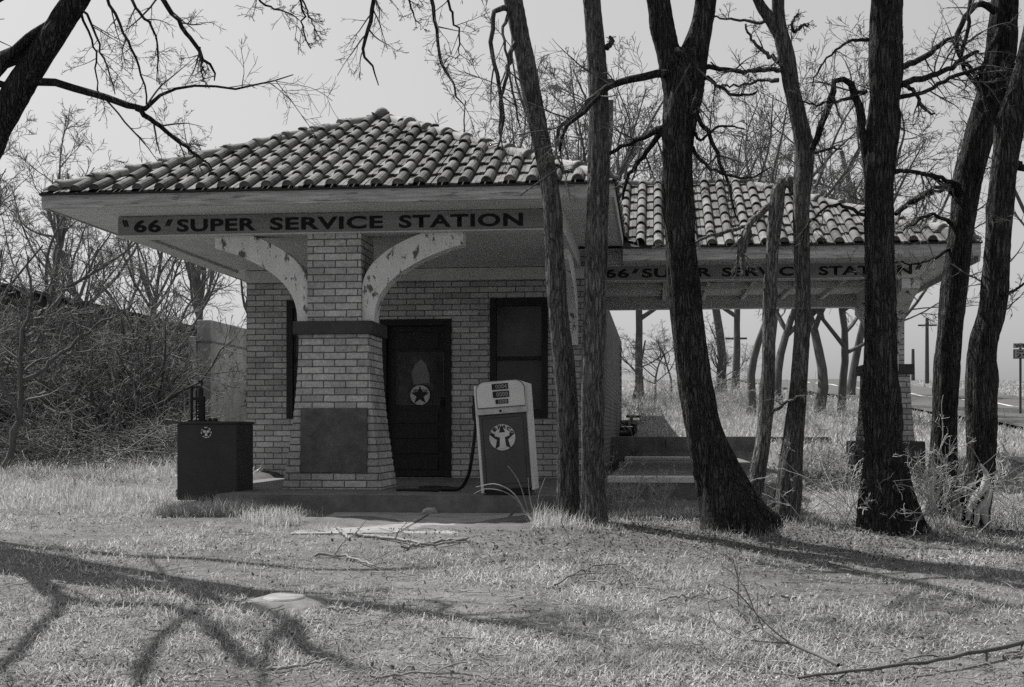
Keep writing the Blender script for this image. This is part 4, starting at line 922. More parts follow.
# D: slimmer pair with hook
fg_tree('grey-brown trunk with a low fork top, second from the thick dark one', [[(785, 522, 25), (789, 490, 25), (793, 440, 19), (799, 380, 16), (803, 300, 14), (801, 215, 16), (804, 170, 19), (803, 140, 18), (793, 95, 16), (786, 55, 17), (779, 20, 13), (778, -20, 12), (776, -50, 11)], [(783, 40, 13), (772, 22, 11), (760, 5, 9), (750, -20, 8), (742, -50, 7)]],
        [([(782, 70, 5), (765, 69, 4), (740, 71, 3), (722, 70, 2), (710, 62, 1.5)], [0, -.1, -.2, -.3, -.3]), ([(780, 62, 5), (765, 52, 4), (752, 40, 3), (745, 25, 2)], [0, .1, .1, .1]), ([(778, 82, 5), (765, 80, 3.4), (745, 84, 2.6), (722, 85, 1.8)], [0, .1, .2, .2]), ([(794, 32, 4), (802, 26, 3), (808, 24, 2)],), ([(793, 30, 3), (792, 22, 3), (798, 14, 2)],),
         ([(770, 20, 4), (750, 22, 3), (725, 18, 2.2), (705, 15, 1.4)], [0, .1, .1, .2]), ([(808, 155, 4), (825, 150, 3), (842, 148, 2)], [0, .1, .1])], 9.9, M['bark_a'], M['twig'], 24, (.3, .2), twig_n=5)
# D2: pale hooked trunk
fg_tree('pale thin trunk with hooked broken top between the thick one and its slimmer neighbour', [[(748, 516, 17), (754, 490, 16), (763, 440, 15), (768, 380, 14), (769, 315, 13), (772, 257, 13), (776, 209, 14), (779, 188, 13), (786, 180, 12), (793, 186, 11), (794, 194, 8)]],
        [([(750, 228, 6), (744, 250, 5), (742, 270, 3)], [.1, .1, .1]), ([(774, 203, 8), (752, 222, 7), (742, 240, 6), (737, 264, 3)], [0, -.05, -.1, -.1]), ([(748, 226, 4), (700, 240, 3), (672, 268, 1.6)], [-.05, -.1, -.2]), ([(764, 420, 4), (790, 400, 2.5), (806, 395, 1.6)], [0, -.2, -.3])], 10.05, M['bark_d'], M['twig_mid'], 25, (.25, .2), twig_n=4)
# E: thickest dark trunk
fg_tree('heavy dark trunk with a broken limb folded over at its left side', [[(891, 540, 66), (889, 518, 56), (886, 480, 44), (884, 445, 36), (881, 380, 33), (880, 300, 30), (879, 190, 29), (880, 150, 33), (884, 110, 30), (886, 60, 31), (887, 0, 30), (888, -50, 28)]],
        [([(868, 165, 10), (862, 128, 9), (856, 100, 8), (850, 82, 7), (841, 78, 5), (835, 82, 6), (830, 100, 7), (822, 125, 7), (812, 148, 6)], [0, 0, 0, 0, -.05, -.05, -.05, -.05, .05]), ([(898, 68, 7), (920, 60, 6), (945, 42, 5), (960, 38, 4)], [0, .3, .6, .8]), ([(898, 85, 7), (925, 78, 6), (950, 68, 5), (978, 50, 4)], [0, .2, .4, .6]), ([(899, 83, 5), (915, 92, 4), (922, 106, 3.4), (934, 115, 2)], [0, -.2, -.3, -.4]), ([(866, 90, 5), (845, 100, 3.5), (820, 104, 2.5), (800, 102, 1.6)], [0, -.1, -.2, -.3]),
         ([(897, 98, 5), (925, 92, 4), (955, 76, 4), (985, 66, 4)], [0, .1, .2, .3]), ([(870, 40, 4), (850, 42, 3), (825, 60, 2), (812, 85, 1.4)], [-.1, -.2, -.3, -.3]), ([(865, 215, 4), (835, 205, 3), (810, 222, 2), (800, 245, 1.3)], [0, -.1, -.2, -.2]), ([(893, 170, 4), (930, 175, 4), (960, 185, 5)], [0, .2, .3])],
        9.55, M['bark_c'], M['twig'], 26, (.3, .2), twig_n=6, trunk_twigs=16)
# F
fg_tree('dark trunk leaning right, between the heaviest one and the one with the torn base', [[(943, 508, 30), (943, 480, 26), (944, 450, 25), (946, 380, 25), (953, 300, 26), (965, 200, 25), (978, 140, 28), (992, 95, 29), (1001, 50, 27), (1004, 10, 25), (1008, -40, 22)]],
        [([(1000, 30, 7), (985, 60, 5), (978, 90, 4)], [-.1, -.2, -.3]), ([(995, 12, 8), (975, 5, 6), (955, 40, 5), (968, 65, 4), (985, 88, 3)], [-.1, -.15, -.2, -.25, -.25]), ([(990, 100, 5), (962, 62, 4), (968, 30, 4), (970, -10, 4)], [0, -.2, -.25, -.2]), ([(964, 185, 9), (940, 188, 8), (915, 200, 6), (895, 215, 4)], [0, -.1, -.2, -.3]), ([(960, 200, 6), (935, 178, 4), (905, 170, 3), (885, 178, 2)], [0, -.2, -.3, -.4]), ([(955, 225, 5), (930, 215, 3), (905, 230, 2)], [0, -.2, -.3]), ([(955, 245, 4), (925, 262, 2.6), (895, 262, 1.5)], [0, -.2, -.3]), ([(1003, 60, 5), (1018, 68, 4), (1034, 66, 3)], [0, -.1, -.2])],
        10.3, M['bark_c'], M['twig_mid'], 27, (.2, .2), twig_n=9, trunk_twigs=20)
# G with torn hollow base
rootG, tpG = fg_tree('rightmost dark trunk with a torn hollow at its base', [[(973, 528, 26), (976, 500, 27), (981, 470, 27), (982, 430, 31), (981, 390, 31), (983, 345, 30), (994, 300, 27), (1001, 200, 25), (1010, 130, 25), (1024, 80, 24), (1038, 20, 22), (1046, -40, 20)]],
        [([(1000, 295, 5), (1015, 290, 3), (1030, 280, 2)], [-.1, -.15, -.2]), ([(1010, 160, 8), (1026, 168, 7), (1040, 172, 6)], [0, .1, .1])], 9.75, M['bark_c'], M['twig'], 28, (.25, .2), twig_n=5, trunk_twigs=8)
def decal_on_plane(pts, d, th, name, m, parent):
    P = [W(a, d, py=b) for a, b in pts]; bm = bmesh.new(); prism(bm, [tuple(q) for q in P], tuple(FV * th)); bmesh.ops.bevel(bm, geom=bm.edges[:], offset=.004, segments=1, affect='EDGES'); return link(name, bm, m, parent)
decal_on_plane([(961, 522), (958, 505), (962, 492), (972, 488), (979, 480), (985, 486), (981, 498), (972, 505), (971, 522)], 9.585, .16, 'hollow', M['hollow'], rootG)  # solid black piece painted as the shade of an opening
acc = Acc()
for (pts) in ([(968, 520, 4), (969, 508, 7), (976, 496, 8), (984, 486, 8), (986, 474, 5), (980, 464, 2)], [(986, 525, 4), (984, 510, 8), (988, 496, 7), (990, 484, 4)], [(976, 525, 4), (978, 512, 6), (984, 500, 5)]):
    P, Rr = camline(pts, 9.56, 14); acc.add(trunk_mesh(P, Rr, 12, (0, 1), 3, 5, .15))
link('torn_wood', acc.mesh('torn_wood'), M['torn'], rootG)

# left-hand tree, its foot just outside the photograph
rng_l = np.random.default_rng(40)
left_tree, left_pts = fg_tree('leaning bare tree at the left edge whose limbs reach across the sky', [[(-215, 560, 62), (-175, 470, 52), (-110, 330, 44), (-50, 215, 30), (2, 120, 25), (31, 70, 24), (62, 22, 23), (88, -20, 21), (115, -70, 19)], [(52, 26, 13), (28, 40, 11), (2, 66, 10.5), (-30, 105, 11), (-70, 165, 12)]],
        [([(20, 85, 9), (45, 82, 8), (80, 89, 7.5), (112, 100, 7), (138, 109, 6.5), (150, 105, 4), (165, 92, 3.2), (190, 86, 2.6), (235, 88, 2.2), (270, 82, 1.6), (295, 75, 1)], [0, -.05, -.1, -.15, -.2, -.2, -.25, -.3, -.35, -.4, -.4]), ([(20, 85, 8), (0, 84, 7), (-40, 90, 6)],), ([(136, 108, 6), (155, 122, 5), (180, 143, 3.6), (202, 158, 2.4), (212, 168, 1.2)], [-.2, -.2, -.2, -.15, -.1]),
         ([(150, -20, 5.5), (170, 10, 5), (186, 32, 4.4), (200, 52, 4), (212, 68, 2.6), (215, 80, 1.2)], [-.3] * 6), ([(200, 48, 3), (202, 70, 2), (203, 82, 1.2)], [-.3] * 3), ([(120, -20, 3.4), (138, 12, 3), (152, 25, 2.6), (158, 50, 1.6), (156, 80, 1)], [-.4] * 5), ([(70, -10, 3), (90, 22, 2.6), (100, 50, 2), (112, 78, 1.4), (115, 95, 1)], [-.2] * 5),
         ([(95, -30, 4), (115, 15, 3), (132, 50, 2.6), (143, 80, 2), (147, 104, 1.6)], [-.25] * 5), ([(78, 5, 3), (95, 50, 2), (98, 90, 1.3), (112, 105, 1)], [-.1] * 4), ([(290, -20, 2.6), (303, 10, 2.2), (302, 30, 1.6), (310, 48, 1)], [-.5] * 4), ([(300, -10, 2), (309, 15, 1.6), (318, 35, 1)], [-.5] * 3), ([(235, -30, 3), (262, 2, 2.2), (285, 12, 1.6), (300, 20, 1)], [-.5] * 4),
         ([(360, -60, 5), (372, 0, 4.5), (368, 30, 4), (363, 52, 3), (372, 68, 2), (377, 85, 1)], [-.6] * 6), ([(420, -60, 5), (432, 5, 4), (438, 40, 3.2), (445, 70, 2.6), (455, 92, 2), (462, 104, 1)], [-.6] * 6), ([(440, -20, 3), (452, 15, 2.4), (460, 40, 1.6), (455, 60, 1)], [-.6] * 4), ([(403, -20, 2.5), (412, 10, 1.8), (420, 25, 1)], [-.6] * 3)],
        9.1, M['bark_c'], M['twig'], 41, (.2, .3), extra_up=1.1, twig_n=7, nametree='bare_tree', low=.15)

# its nearer limbs, above and left of the frame, whose shadows cross the lawn
def shade_limb(pxs, h0, h1, w0, w1, start=None, twigs=3, seed=0):
    P = []
    for i, (a, b_) in enumerate(pxs):
        g = onground(a, b_); h = h0 + (h1 - h0) * i / (len(pxs) - 1); P.append(g + sd * (h / sd[2]))
    Rr = list(np.linspace(w0, w1, len(P)))
    if start is not None: P.insert(0, np.array(start)); Rr.insert(0, w0 * 1.1)
    A = catmull(np.hstack([np.array(P), np.array(Rr)[:, None]]), 26); la = Acc(); la.add(tubes(A[None, :, :3], A[None, :, 3], 9)); link('limb', la.mesh('limb'), M['bark_c'], left_tree)
    if twigs:
        rg_ = np.random.default_rng(seed); la = Acc(); P_, R__ = A[None, :, :3], A[None, :, 3]
        t1 = grow(P_, R__, twigs, (.3, .95), (20, 60), .3, 8, .4, .1, .03, rg_); la.add(tubes(*t1, 5)); t2 = grow(*t1, 4, (.2, .95), (25, 60), .5, 6, .5, .13, .02, rg_); la.add(tubes(t2[0], np.maximum(t2[1], .003), 3)); link('twigs', la.mesh('twigs'), M['twig'], left_tree)
    return A[-1, :3]
o0 = left_pts[0][0][70]; o1 = left_pts[0][0][90]
shade_limb([(-30, 548), (60, 562), (125, 580), (200, 597), (290, 622), (300, 648), (345, 662)], 3.0, 5.2, .085, .045, o0, 4, 1)
shade_limb([(-30, 560), (30, 575), (55, 597), (100, 605), (175, 610), (222, 640), (250, 668)], 2.8, 4.6, .075, .045, o0, 4, 2)
shade_limb([(205, 610), (170, 632), (150, 655), (138, 690)], 4.4, 5.0, .05, .035, None, 3, 3)
shade_limb([(-40, 540), (80, 552), (170, 558), (325, 570), (420, 568), (520, 560)], 3.4, 5.6, .06, .022, o1, 4, 4)
shade_limb([(290, 622), (268, 655), (262, 700)], 4.9, 5.3, .035, .015, None, 2, 5)
shade_limb([(0, 556), (60, 600), (30, 640), (-20, 690)], 3.2, 4.4, .05, .03, None, 3, 7)

# background trees: four prototypes, then copies
def bg_proto(seed, h, spread, forks, dens=1.0, twig=.0055):
    rg = np.random.default_rng(seed); n = 12
    pts = [np.array([0, 0, -.3])]; D = np.array([rg.normal() * .08, rg.normal() * .08, 1.]);
    for k in range(n - 1):
        D = D + rg.normal(size=3) * .06; D[2] += .05; D /= np.linalg.norm(D); pts.append(pts[-1] + D * (h * .62) / (n - 1))
    P = np.array(pts)[None]; Rr = (.085 * h / 8 * np.linspace(1, .45, n))[None]
    tr = Acc(); tr.add(trunk_mesh(P[0], Rr[0], 12, (.5, .3), 4, seed, .06))
    b0 = grow(P, Rr, forks, (.38, .95), (18, 45) if spread < .8 else (30, 60), .95, 12, .78, .10, .06, rg, tip=.2)
    cr = Acc(); tr.add(tubes(*b0, 7))
    b1 = grow(*b0, int(6 * dens), (.15, .97), (25, 60), .55, 9, .6, .14, .05, rg, tip=.2); cr.add(tubes(*b1, 5))
    b2 = grow(*b1, int(6 * dens), (.15, .98), (25, 60), .52, 6, .65, .18, .03, rg); b2 = (b2[0], np.maximum(b2[1], twig)); cr.add(tubes(*b2, 3))
    b3 = grow(*b2, int(7 * dens), (.1, .98), (25, 60), .6, 4, .7, .16, .03, rg); b3 = (b3[0], np.maximum(b3[1], twig * .8)); cr.add(tubes(*b3, 3))
    return tr.mesh('trunk'), cr.mesh('crown')
protos = []
for (seed_, h, sp, fk, dn) in ((101, 8, .6, 6, 1.0), (102, 9, .9, 5, 1.0), (103, 8, .5, 7, .85), (104, 7, 1.0, 6, 1.0)):
    pm = bg_proto(seed_, h, sp, fk, dn); cz_ = np.empty(len(pm[1].vertices) * 3, np.float32); pm[1].vertices.foreach_get('co', cz_); protos.append((pm, float(np.percentile(cz_[2::3], 99.7))))
first = {}
def bg_tree(px, d, top, k, label, group, rot=None, wide=1.):
    b_ = W(px, d, z=0); zz = gz(b_[0], b_[1]); h = (HOR - top) * d / FPX - zz; (tm, cm), ph = protos[k]
    s = h / ph; rot = random.uniform(0, 6.28) if rot is None else rot
    if k not in first:
        r = thing('bare_tree', label, 'tree', (b_[0], b_[1], zz), group, world=False); link('trunk', tm, M['bark_bg'], r); link('crown', cm, M['twig_mid'], r); r.rotation_euler = (0, 0, rot); r.scale = (s * wide, s * wide, s); first[k] = r
    else:
        r = dup(first[k], (b_[0], b_[1], zz), rot, (s * wide, s * wide, s), label, group)
    return r
gl = 'bare trees behind the thicket on the left'; gr = 'bare trees rising beyond the station'
L_common = 'bare winter tree in the far row rising behind the tiled roofs'
bg_tree(178, 25, 205, 1, 'broad forked bare tree right behind the ruined concrete wall', gl, 1.0, 1.25)
bg_tree(35, 21, 100, 0, 'tall dark bare tree above the thicket at far left', gl, 2.0)
bg_tree(118, 27, 170, 3, 'rounded bare tree above the derelict shed roof', gl)
for (px, d, top, k) in ((-40, 24, 120, 1), (5, 30, 150, 2), (75, 34, 150, 3), (150, 40, 160, 0), (215, 38, 135, 2), (255, 42, 150, 3), (-90, 30, 80, 0), (95, 44, 140, 1), (185, 45, 120, 2)):
    bg_tree(px, d, top, k, 'bare winter tree in the far woods left of the station', gl)
for (px, d, top, k) in ((490, 33, 105, 2), (520, 36, 60, 0), (548, 38, 40, 2), (575, 35, 55, 0), (612, 40, 20, 1), (640, 36, 45, 3), (720, 38, 50, 1), (770, 36, 20, 0), (850, 44, 45, 2), (895, 46, 70, 1), (1050, 44, 40, 1), (690, 45, 90, 0), (460, 45, 125, 3), (735, 47, 60, 3), (505, 44, 90, 1)):
    bg_tree(px, d, top, k, L_common, gr)
for (px, d, top, k, lab) in ((749, 27, 150, 0, 'thin dark tree seen under the side canopy, left of the pale trunks'), (783, 28, 140, 2, 'dark tree seen under the side canopy behind the two slim trunks'), (818, 28, 150, 1, 'forked dark tree seen under the side canopy, left of the heaviest trunk'), (841, 29, 150, 3, 'leaning dark tree seen under the side canopy, just left of the heaviest trunk')):
    bg_tree(px, d, top, k, lab, 'trees standing behind the side canopy', wide=1.5)
for (px, d, top, k) in ((655, 34, 320, 3), (632, 36, 318, 1), (672, 40, 325, 0), (712, 33, 315, 2), (728, 38, 330, 3), (700, 42, 330, 1)):
    bg_tree(px, d, top, k, 'small scrubby bare tree on the bank behind the side canopy', 'scrub trees on the far bank', wide=1.5)

# shrubs
def shrub_proto(seed, h, stems, dens, twig, spread=45, droop=.0, sr=.011):
    rg = np.random.default_rng(seed); n = 9; P = []
    for s in range(stems):
        a = rg.uniform(0, 6.28); t = R_(rg.uniform(4, spread)); D = np.array([math.sin(t) * math.cos(a), math.sin(t) * math.sin(a), math.cos(t)]); q = np.array([rg.normal() * .12, rg.normal() * .12, -.05]); pts = [q]; L = h * rg.uniform(.55, 1.1)
        for k in range(n - 1):
            D = D + rg.normal(size=3) * .19; D[2] += .03 - droop; D /= np.linalg.norm(D); pts.append(pts[-1] + D * L / (n - 1))
        P.append(pts)
    P = np.array(P); Rr = np.tile(np.linspace(1, .25, n) * (sr * h), (stems, 1)) * rg.uniform(.6, 1.2, (stems, 1))
    st = Acc(); st.add(tubes(P, Rr, 5)); cr = Acc()
    b1 = grow(P, Rr, int(7 * dens), (.12, .98), (25, 70), .5, 7, .6, .2, .02 - droop, rg); b1 = (b1[0], np.maximum(b1[1], twig * 1.3)); cr.add(tubes(*b1, 4))
    b2 = grow(*b1, int(6 * dens), (.12, .98), (25, 75), .5, 5, .7, .24, -droop, rg); b2 = (b2[0], np.maximum(b2[1], twig)); cr.add(tubes(*b2, 3))
    b3 = grow(*b2, int(3 * dens), (.12, .98), (25, 75), .5, 4, .8, .25, 0, rg); b3 = (b3[0], np.maximum(b3[1], twig * .8)); cr.add(tubes(*b3, 3))
    return st.mesh('stems'), cr.mesh('twigs')
def place_shrub(key, loc, rot, s, label, group, cat='shrub'):
    (a, b) = key['m']
    if 'first' not in key:
        r = thing(key['name'], label, cat, loc, group, world=False); link('stems', a, key['m1'], r); link('twigs', b, key['m2'], r); r.rotation_euler = (0, 0, rot); r.scale = (s,) * 3; key['first'] = r
    else: r = dup(key['first'], loc, rot, s, label, group)
    return r
SH = [{'name': 'bare_shrub', 'm': shrub_proto(201, 3.0, 10, 1.1, .0036, 38), 'm1': M['twig'], 'm2': M['twig_brush']}, {'name': 'bare_shrub', 'm': shrub_proto(202, 2.6, 12, 1.0, .0034, 55, .02), 'm1': M['twig'], 'm2': M['twig_mid']}]
gS = 'tangled bare shrubs of the left thicket'
rr = random.Random(11)
for i in range(28):
    px = rr.uniform(-130, 150); d = rr.uniform(16.5, 22)
    if px > 150: d = rr.uniform(21.5, 23)
    b_ = W(px, d, z=0)
    if abs(b_[0] - xw) < .5 and b_[1] > 19.5: continue
    if b_[0] < sx + .3 and b_[1] > 20.2: continue
    h = rr.uniform(.6, 1.3) * (.75 if px > 150 else 1.0)
    place_shrub(SH[i % 2], (b_[0], b_[1], gz(b_[0], b_[1])), rr.uniform(0, 6.28), h, 'tangled bare shrub in the dense thicket left of the steel box', gS)
# one clear sapling at far left front
b_ = W(16, 15.2, z=0); acc = Acc()
sp = thing('bare_sapling', 'dark forked sapling standing in front of the thicket at far left', 'sapling', (b_[0], b_[1], gz(b_[0], b_[1])))
P1, R1 = camline([(2, 470, 7), (14, 440, 6.5), (20, 410, 6), (21, 380, 5), (22, 340, 4), (32, 300, 3), (28, 255, 2)], 15.2, 18); P2, R2 = camline([(23, 382, 4.6), (50, 362, 4), (80, 338, 3.2), (97, 325, 2.5), (120, 312, 1.6), (135, 300, 1)], 15.2, 18, [0, .1, .2, .2, .3, .3]); P3_, R3 = camline([(18, 420, 4), (-5, 360, 3.5), (-12, 300, 3), (2, 250, 2)], 15.2, 18); P4, R4 = camline([(22, 345, 3), (34, 310, 2.4), (52, 280, 1.6), (60, 250, 1)], 15.2, 18)
rgs = np.random.default_rng(9); P1, P2, P3_, P4 = [q + rgs.normal(size=q.shape) * .018 for q in (P1, P2, P3_, P4)]
acc.add(tubes(np.stack([P1, P2, P3_, P4]), np.stack([R1, R2, R3, R4]), 7)); link('stems', acc.mesh('stems'), M['bark_bg'], sp)
rg = np.random.default_rng(77); acc = Acc(); t1 = grow(np.stack([P1, P2, P3_, P4]), np.stack([R1, R2, R3, R4]), 12, (.25, .98), (30, 75), .35, 7, .6, .2, .02, rg); t1 = (t1[0], np.maximum(t1[1], .004)); acc.add(tubes(*t1, 4)); t2 = grow(*t1, 6, (.15, .98), (30, 75), .5, 5, .7, .22, 0, rg); t2 = (t2[0], np.maximum(t2[1], .003)); acc.add(tubes(*t2, 3)); link('twigs', acc.mesh('twigs'), M['twig_mid'], sp)
# low brush heap along the thicket's foot: nobody could count it
rg = np.random.default_rng(88); n = 5200
px = rg.uniform(-160, 200, n); d = rg.uniform(15.6, 20.5, n); d = np.where(px > 120, d + .8, d)
pos = FV[None] * d[:, None] + RV[None] * ((px - 512) / FPX * d)[:, None]; pos[:, 2] = ground(pos[:, 0], pos[:, 1]) + rg.uniform(0, .35, n) * (1 + .5 * np.sin(px * .05)) ; out = np.empty((n, 5, 3)); out[:, 0] = pos; D = rg.normal(size=(n, 3)); D[:, 2] *= .45; D /= np.linalg.norm(D, axis=1, keepdims=True); L = rg.uniform(.25, .9, n)[:, None] / 4
for k in range(1, 5): D = D + rg.normal(size=(n, 3)) * .25; D /= np.linalg.norm(D, axis=1, keepdims=True); out[:, k] = out[:, k - 1] + D * L
acc = Acc(); acc.add(tubes(out, np.tile(np.linspace(.0065, .003, 5), (n, 1)), 3)); o = link('brush', acc.mesh('brush'), M['twig_brush']); tag(o, 'heap of fallen brush and vines along the foot of the thicket', 'brush', kind='stuff')

# thin weedy shrubs round the trunks on the right
WS = [{'name': 'twiggy_weed', 'm': shrub_proto(301, 1.0, 13, .8, .0020, 55, 0, .005), 'm1': M['twig_pale'], 'm2': M['twig_pale']}, {'name': 'twiggy_weed', 'm': shrub_proto(302, .75, 9, .8, .0018, 60, 0, .0055), 'm1': M['twig_pale'], 'm2': M['twig_pale']}]
for (px, py, d, s, k, lab) in ((935, 520, 9.6, 1.0, 0, 'pale twiggy shrub between the heaviest trunk and the torn one'), (918, 515, 9.75, .9, 1, 'pale twiggy shrub right of the heaviest trunk base'), (950, 522, 9.5, .8, 1, 'pale twiggy shrub in front of the torn hollow trunk'), (850, 510, 9.7, .95, 0, 'pale twiggy shrub left of the heaviest trunk base'), (1012, 505, 10.4, .9, 0, 'pale twiggy shrub at the right edge of the lawn'), (1018, 530, 9.4, .75, 1, 'small twiggy weed nearest the right edge'),
                              (662, 505, 11.2, .55, 1, 'thin dry weed in front of the side canopy floor, beside the thick trunk'), (622, 508, 11.0, .7, 1, 'thin dry weed right of the straight grey trunk'), (640, 508, 11.3, .5, 0, 'thin dry weed in the middle of the side canopy kerb'), (800, 500, 11.0, .7, 0, 'dry weed behind the forked grey-brown trunk'), (830, 470, 14.0, 1.0, 1, 'dry weed on the rough ground beside the side canopy pier'), (760, 512, 10.6, .55, 1, 'dry weed sprouting at the hooked pale trunk')):
    b_ = W(px, d, z=0); place_shrub(WS[k], (b_[0], b_[1], gz(b_[0], b_[1])), px * .7, s, lab, 'twiggy weeds round the trunks')
for i, (px, d, s) in enumerate(((640, 24, 1.1), (665, 26, 1.3), (700, 25, 1.2), (725, 24, 1.1), (750, 27, 1.2), (650, 29, 1.4), (690, 30, 1.4), (735, 30, 1.3), (770, 24, 1.0), (850, 22, 1.0), (815, 23, 1.1))):
    b_ = W(px, d, z=0); place_shrub(WS[i % 2], (b_[0], b_[1], gz(b_[0], b_[1])), i * 1.3, s, 'dry weed clump on the sunny bank behind the side canopy', 'weed clumps on the far bank')

# ------------------------------------------------------------------ grass, tall tufts, litter, fallen sticks
def blades(name, px, d, h, w, m, label, seed, lay=(.25, 1.0), nearfade=True, segs=2):
    rg = np.random.default_rng(seed); n = len(px)
    pos = FV[None] * d[:, None] + RV[None] * ((px - 512) / FPX * d)[:, None]; X, Y = pos[:, 0], pos[:, 1]
    keep = np.ones(n, bool)
    keep &= ~((X > np.where(Y < 11.8, -3.85, -4.62)) & (X < -.40) & (Y > 10.82) & (Y < 28.1)); keep &= ~((X > -2.8 + .06 * np.sin(Y * 11)) & (X < -.95) & (Y > 9.6 + .06 * np.sin(X * 7) + .05 * np.sin(X * 17)) & (Y < 10.9)); keep &= ~((X > -.5) & (X < 1.37) & (Y > 12.32) & (Y < 21.2))
    keep &= ~((X > XL) & (X < XR + .0) & (Y > 14.9) & (Y < 28.1)); keep &= (X - p_cap[0]) ** 2 + (Y - p_cap[1]) ** 2 > .25 ** 2
    lat = (px - 512) / FPX * d; rc = np.interp(d, [-8, 12, 30, 50, 80, 110, 140], [11.4, 12.2, 13.2, 14.6, 17, 19.6, 22]); keep &= np.abs(lat - rc) > 3.4
    pos = pos[keep]; h = h[keep]; w = w[keep]; n = len(pos); pos[:, 2] = ground(pos[:, 0], pos[:, 1]) - .006
    a = rg.uniform(0, 2 * math.pi, n); t = rg.uniform(lay[0], lay[1], n); c = np.stack([np.cos(a), np.sin(a), np.zeros(n)], -1); s_ = np.stack([-np.sin(a), np.cos(a), np.zeros(n)], -1); up = np.array([0, 0, 1.])[None]
    d1 = c * np.sin(t)[:, None] + up * np.cos(t)[:, None]; t2 = np.minimum(t + rg.uniform(.1, .9, n), 1.75); d2 = c * np.sin(t2)[:, None] + up * np.cos(t2)[:, None]
    p1 = pos + d1 * (h * .55)[:, None]; p2 = p1 + d2 * (h * .45)[:, None]
    V = np.empty((n, 5, 3)); V[:, 0] = pos - s_ * (w / 2)[:, None]; V[:, 1] = pos + s_ * (w / 2)[:, None]; V[:, 2] = p1 + s_ * (w * .4)[:, None]; V[:, 3] = p1 - s_ * (w * .4)[:, None]; V[:, 4] = p2
    b = np.arange(n)[:, None] * 5
    Q = b + np.array([[0, 1, 2, 3]]); T = b + np.array([[3, 2, 4]])
    o = link(name, mesh_np(name, V.reshape(-1, 3), Q, T), m); return tag(o, label, name.replace('_', ' '), kind='stuff')
p_cap = p
def patch(px, d):   # 0..1 where the turf is thick
    X = (px - 512) / FPX * d
    n = .5 + .25 * np.sin(X * 2.1 + 1.3 * np.sin(d * 1.7)) + .25 * np.sin(d * 3.1 + 1.5 * np.sin(X * 1.3 + 1)) + .2 * np.sin(X * 5.7 + d * 4.3)
    bare = np.exp(-(((px - 430) / 170) ** 2 + ((d - 9.5) / .7) ** 2))
    return np.clip(n - .75 * bare - .45 * np.exp(-(((px - 760) / 230) ** 2 + ((d - 9.4) / .6) ** 2)), 0.06, 1.1)
rg = np.random.default_rng(900)
def sample(n, d0, d1, px0=-330, px1=1350, power=1.6):
    u = rg.uniform(0, 1, n); e = power - 1; d = (d0 ** -e + u * (d1 ** -e - d0 ** -e)) ** (-1 / e); return rg.uniform(px0, px1, n), d
px, d = sample(330000, 4.3, 17, power=1.5); k = patch(px, d); m_ = rg.uniform(0, 1, len(px)) < .35 + .65 * k; px, d, k = px[m_], d[m_], k[m_]
lift = 1 + 1.2 * np.exp(-((px - 100) / 170) ** 2) * sstep(9.5, 12, d) + .5 * sstep(600, 760, px) * sstep(9.3, 11, d)
h = rg.uniform(.025, .085, len(px)) * (.45 + .9 * k) * lift; w = rg.uniform(.0035, .0075, len(px)) * (1 + .35 * np.maximum(d - 8, 0) / 8)
blades('dry_grass', px, d, h, w, M['grass'], 'short matted dry grass over the lawn', 1, (.5, 1.5))
px, d = sample(120000, 15, 75, power=1.35); h = rg.uniform(.08, .22, len(px)); w = rg.uniform(.008, .02, len(px)) * d / 22
blades('dry_grass', px, d, h, w, M['grass'], 'longer dry grass on the slopes beyond the station', 2, (.2, 1.2))
# tall tufts: many small clumps
def tufts(spots, name, label, seed, m):
    PX, D_, H_ = [], [], []
    r2 = np.random.default_rng(seed)
    for (px0, d0, rad, n, hh) in spots:
        rr_ = rad * np.sqrt(r2.uniform(0, 1, n)) ; aa = r2.uniform(0, 6.28, n); D_.append(d0 + rr_ * np.sin(aa) * .8); PX.append(px0 + rr_ * np.cos(aa) / d0 * FPX); H_.append(hh * r2.uniform(.3, 1.1, n) * (1 - .4 * rr_ / rad))
    px = np.concatenate(PX); d = np.concatenate(D_); h = np.concatenate(H_); w = r2.uniform(.0028, .0052, len(px))
    return blades(name, px, d, h, w, m, label, seed, (.05, .75))
sp_ = [(170, 10.85, .35, 380, .16), (195, 10.8, .35, 800, .24), (222, 10.7, .3, 900, .26), (250, 10.62, .28, 700, .22), (285, 10.55, .25, 400, .16), (320, 10.5, .25, 250, .13), (285, 10.3, .38, 900, .17), (305, 10.05, .35, 900, .15), (320, 10.3, .2, 300, .1), (545, 10.1, .22, 500, .26), (520, 10.1, .2, 260, .2), (560, 9.9, .3, 600, .18), (590, 9.65, .25, 300, .12), (640, 10.4, .5, 900, .13), (680, 10.6, .4, 500, .14), (215, 11.0, .45, 700, .2), (180, 10.95, .3, 450, .2), (245, 10.8, .3, 450, .16), (800, 9.9, .5, 700, .13), (850, 9.75, .4, 600, .13), (920, 9.7, .45, 900, .16), (960, 9.5, .3, 400, .14), (1000, 10.0, .5, 600, .16), (700, 9.6, .4, 400, .1), (740, 9.4, .4, 500, .12)]
r3 = np.random.default_rng(5)
for i in range(60): sp_.append((r3.uniform(-60, 175), r3.uniform(11.2, 15), .35, 170, r3.uniform(.1, .2)))
for i in range(330):
    q_, e_ = r3.uniform(-250, 1300), r3.uniform(5.3, 10.2)
    if 300 < q_ < 560 and e_ > 8.9: continue
    sp_.append((q_, e_, r3.uniform(.06, .22), int(r3.uniform(30, 110)), r3.uniform(.045, .10)))
tufts(sp_, 'tall_grass', 'taller tufts of dry grass by the box, kerb and trunks', 3, M['weed'])
sp2 = []
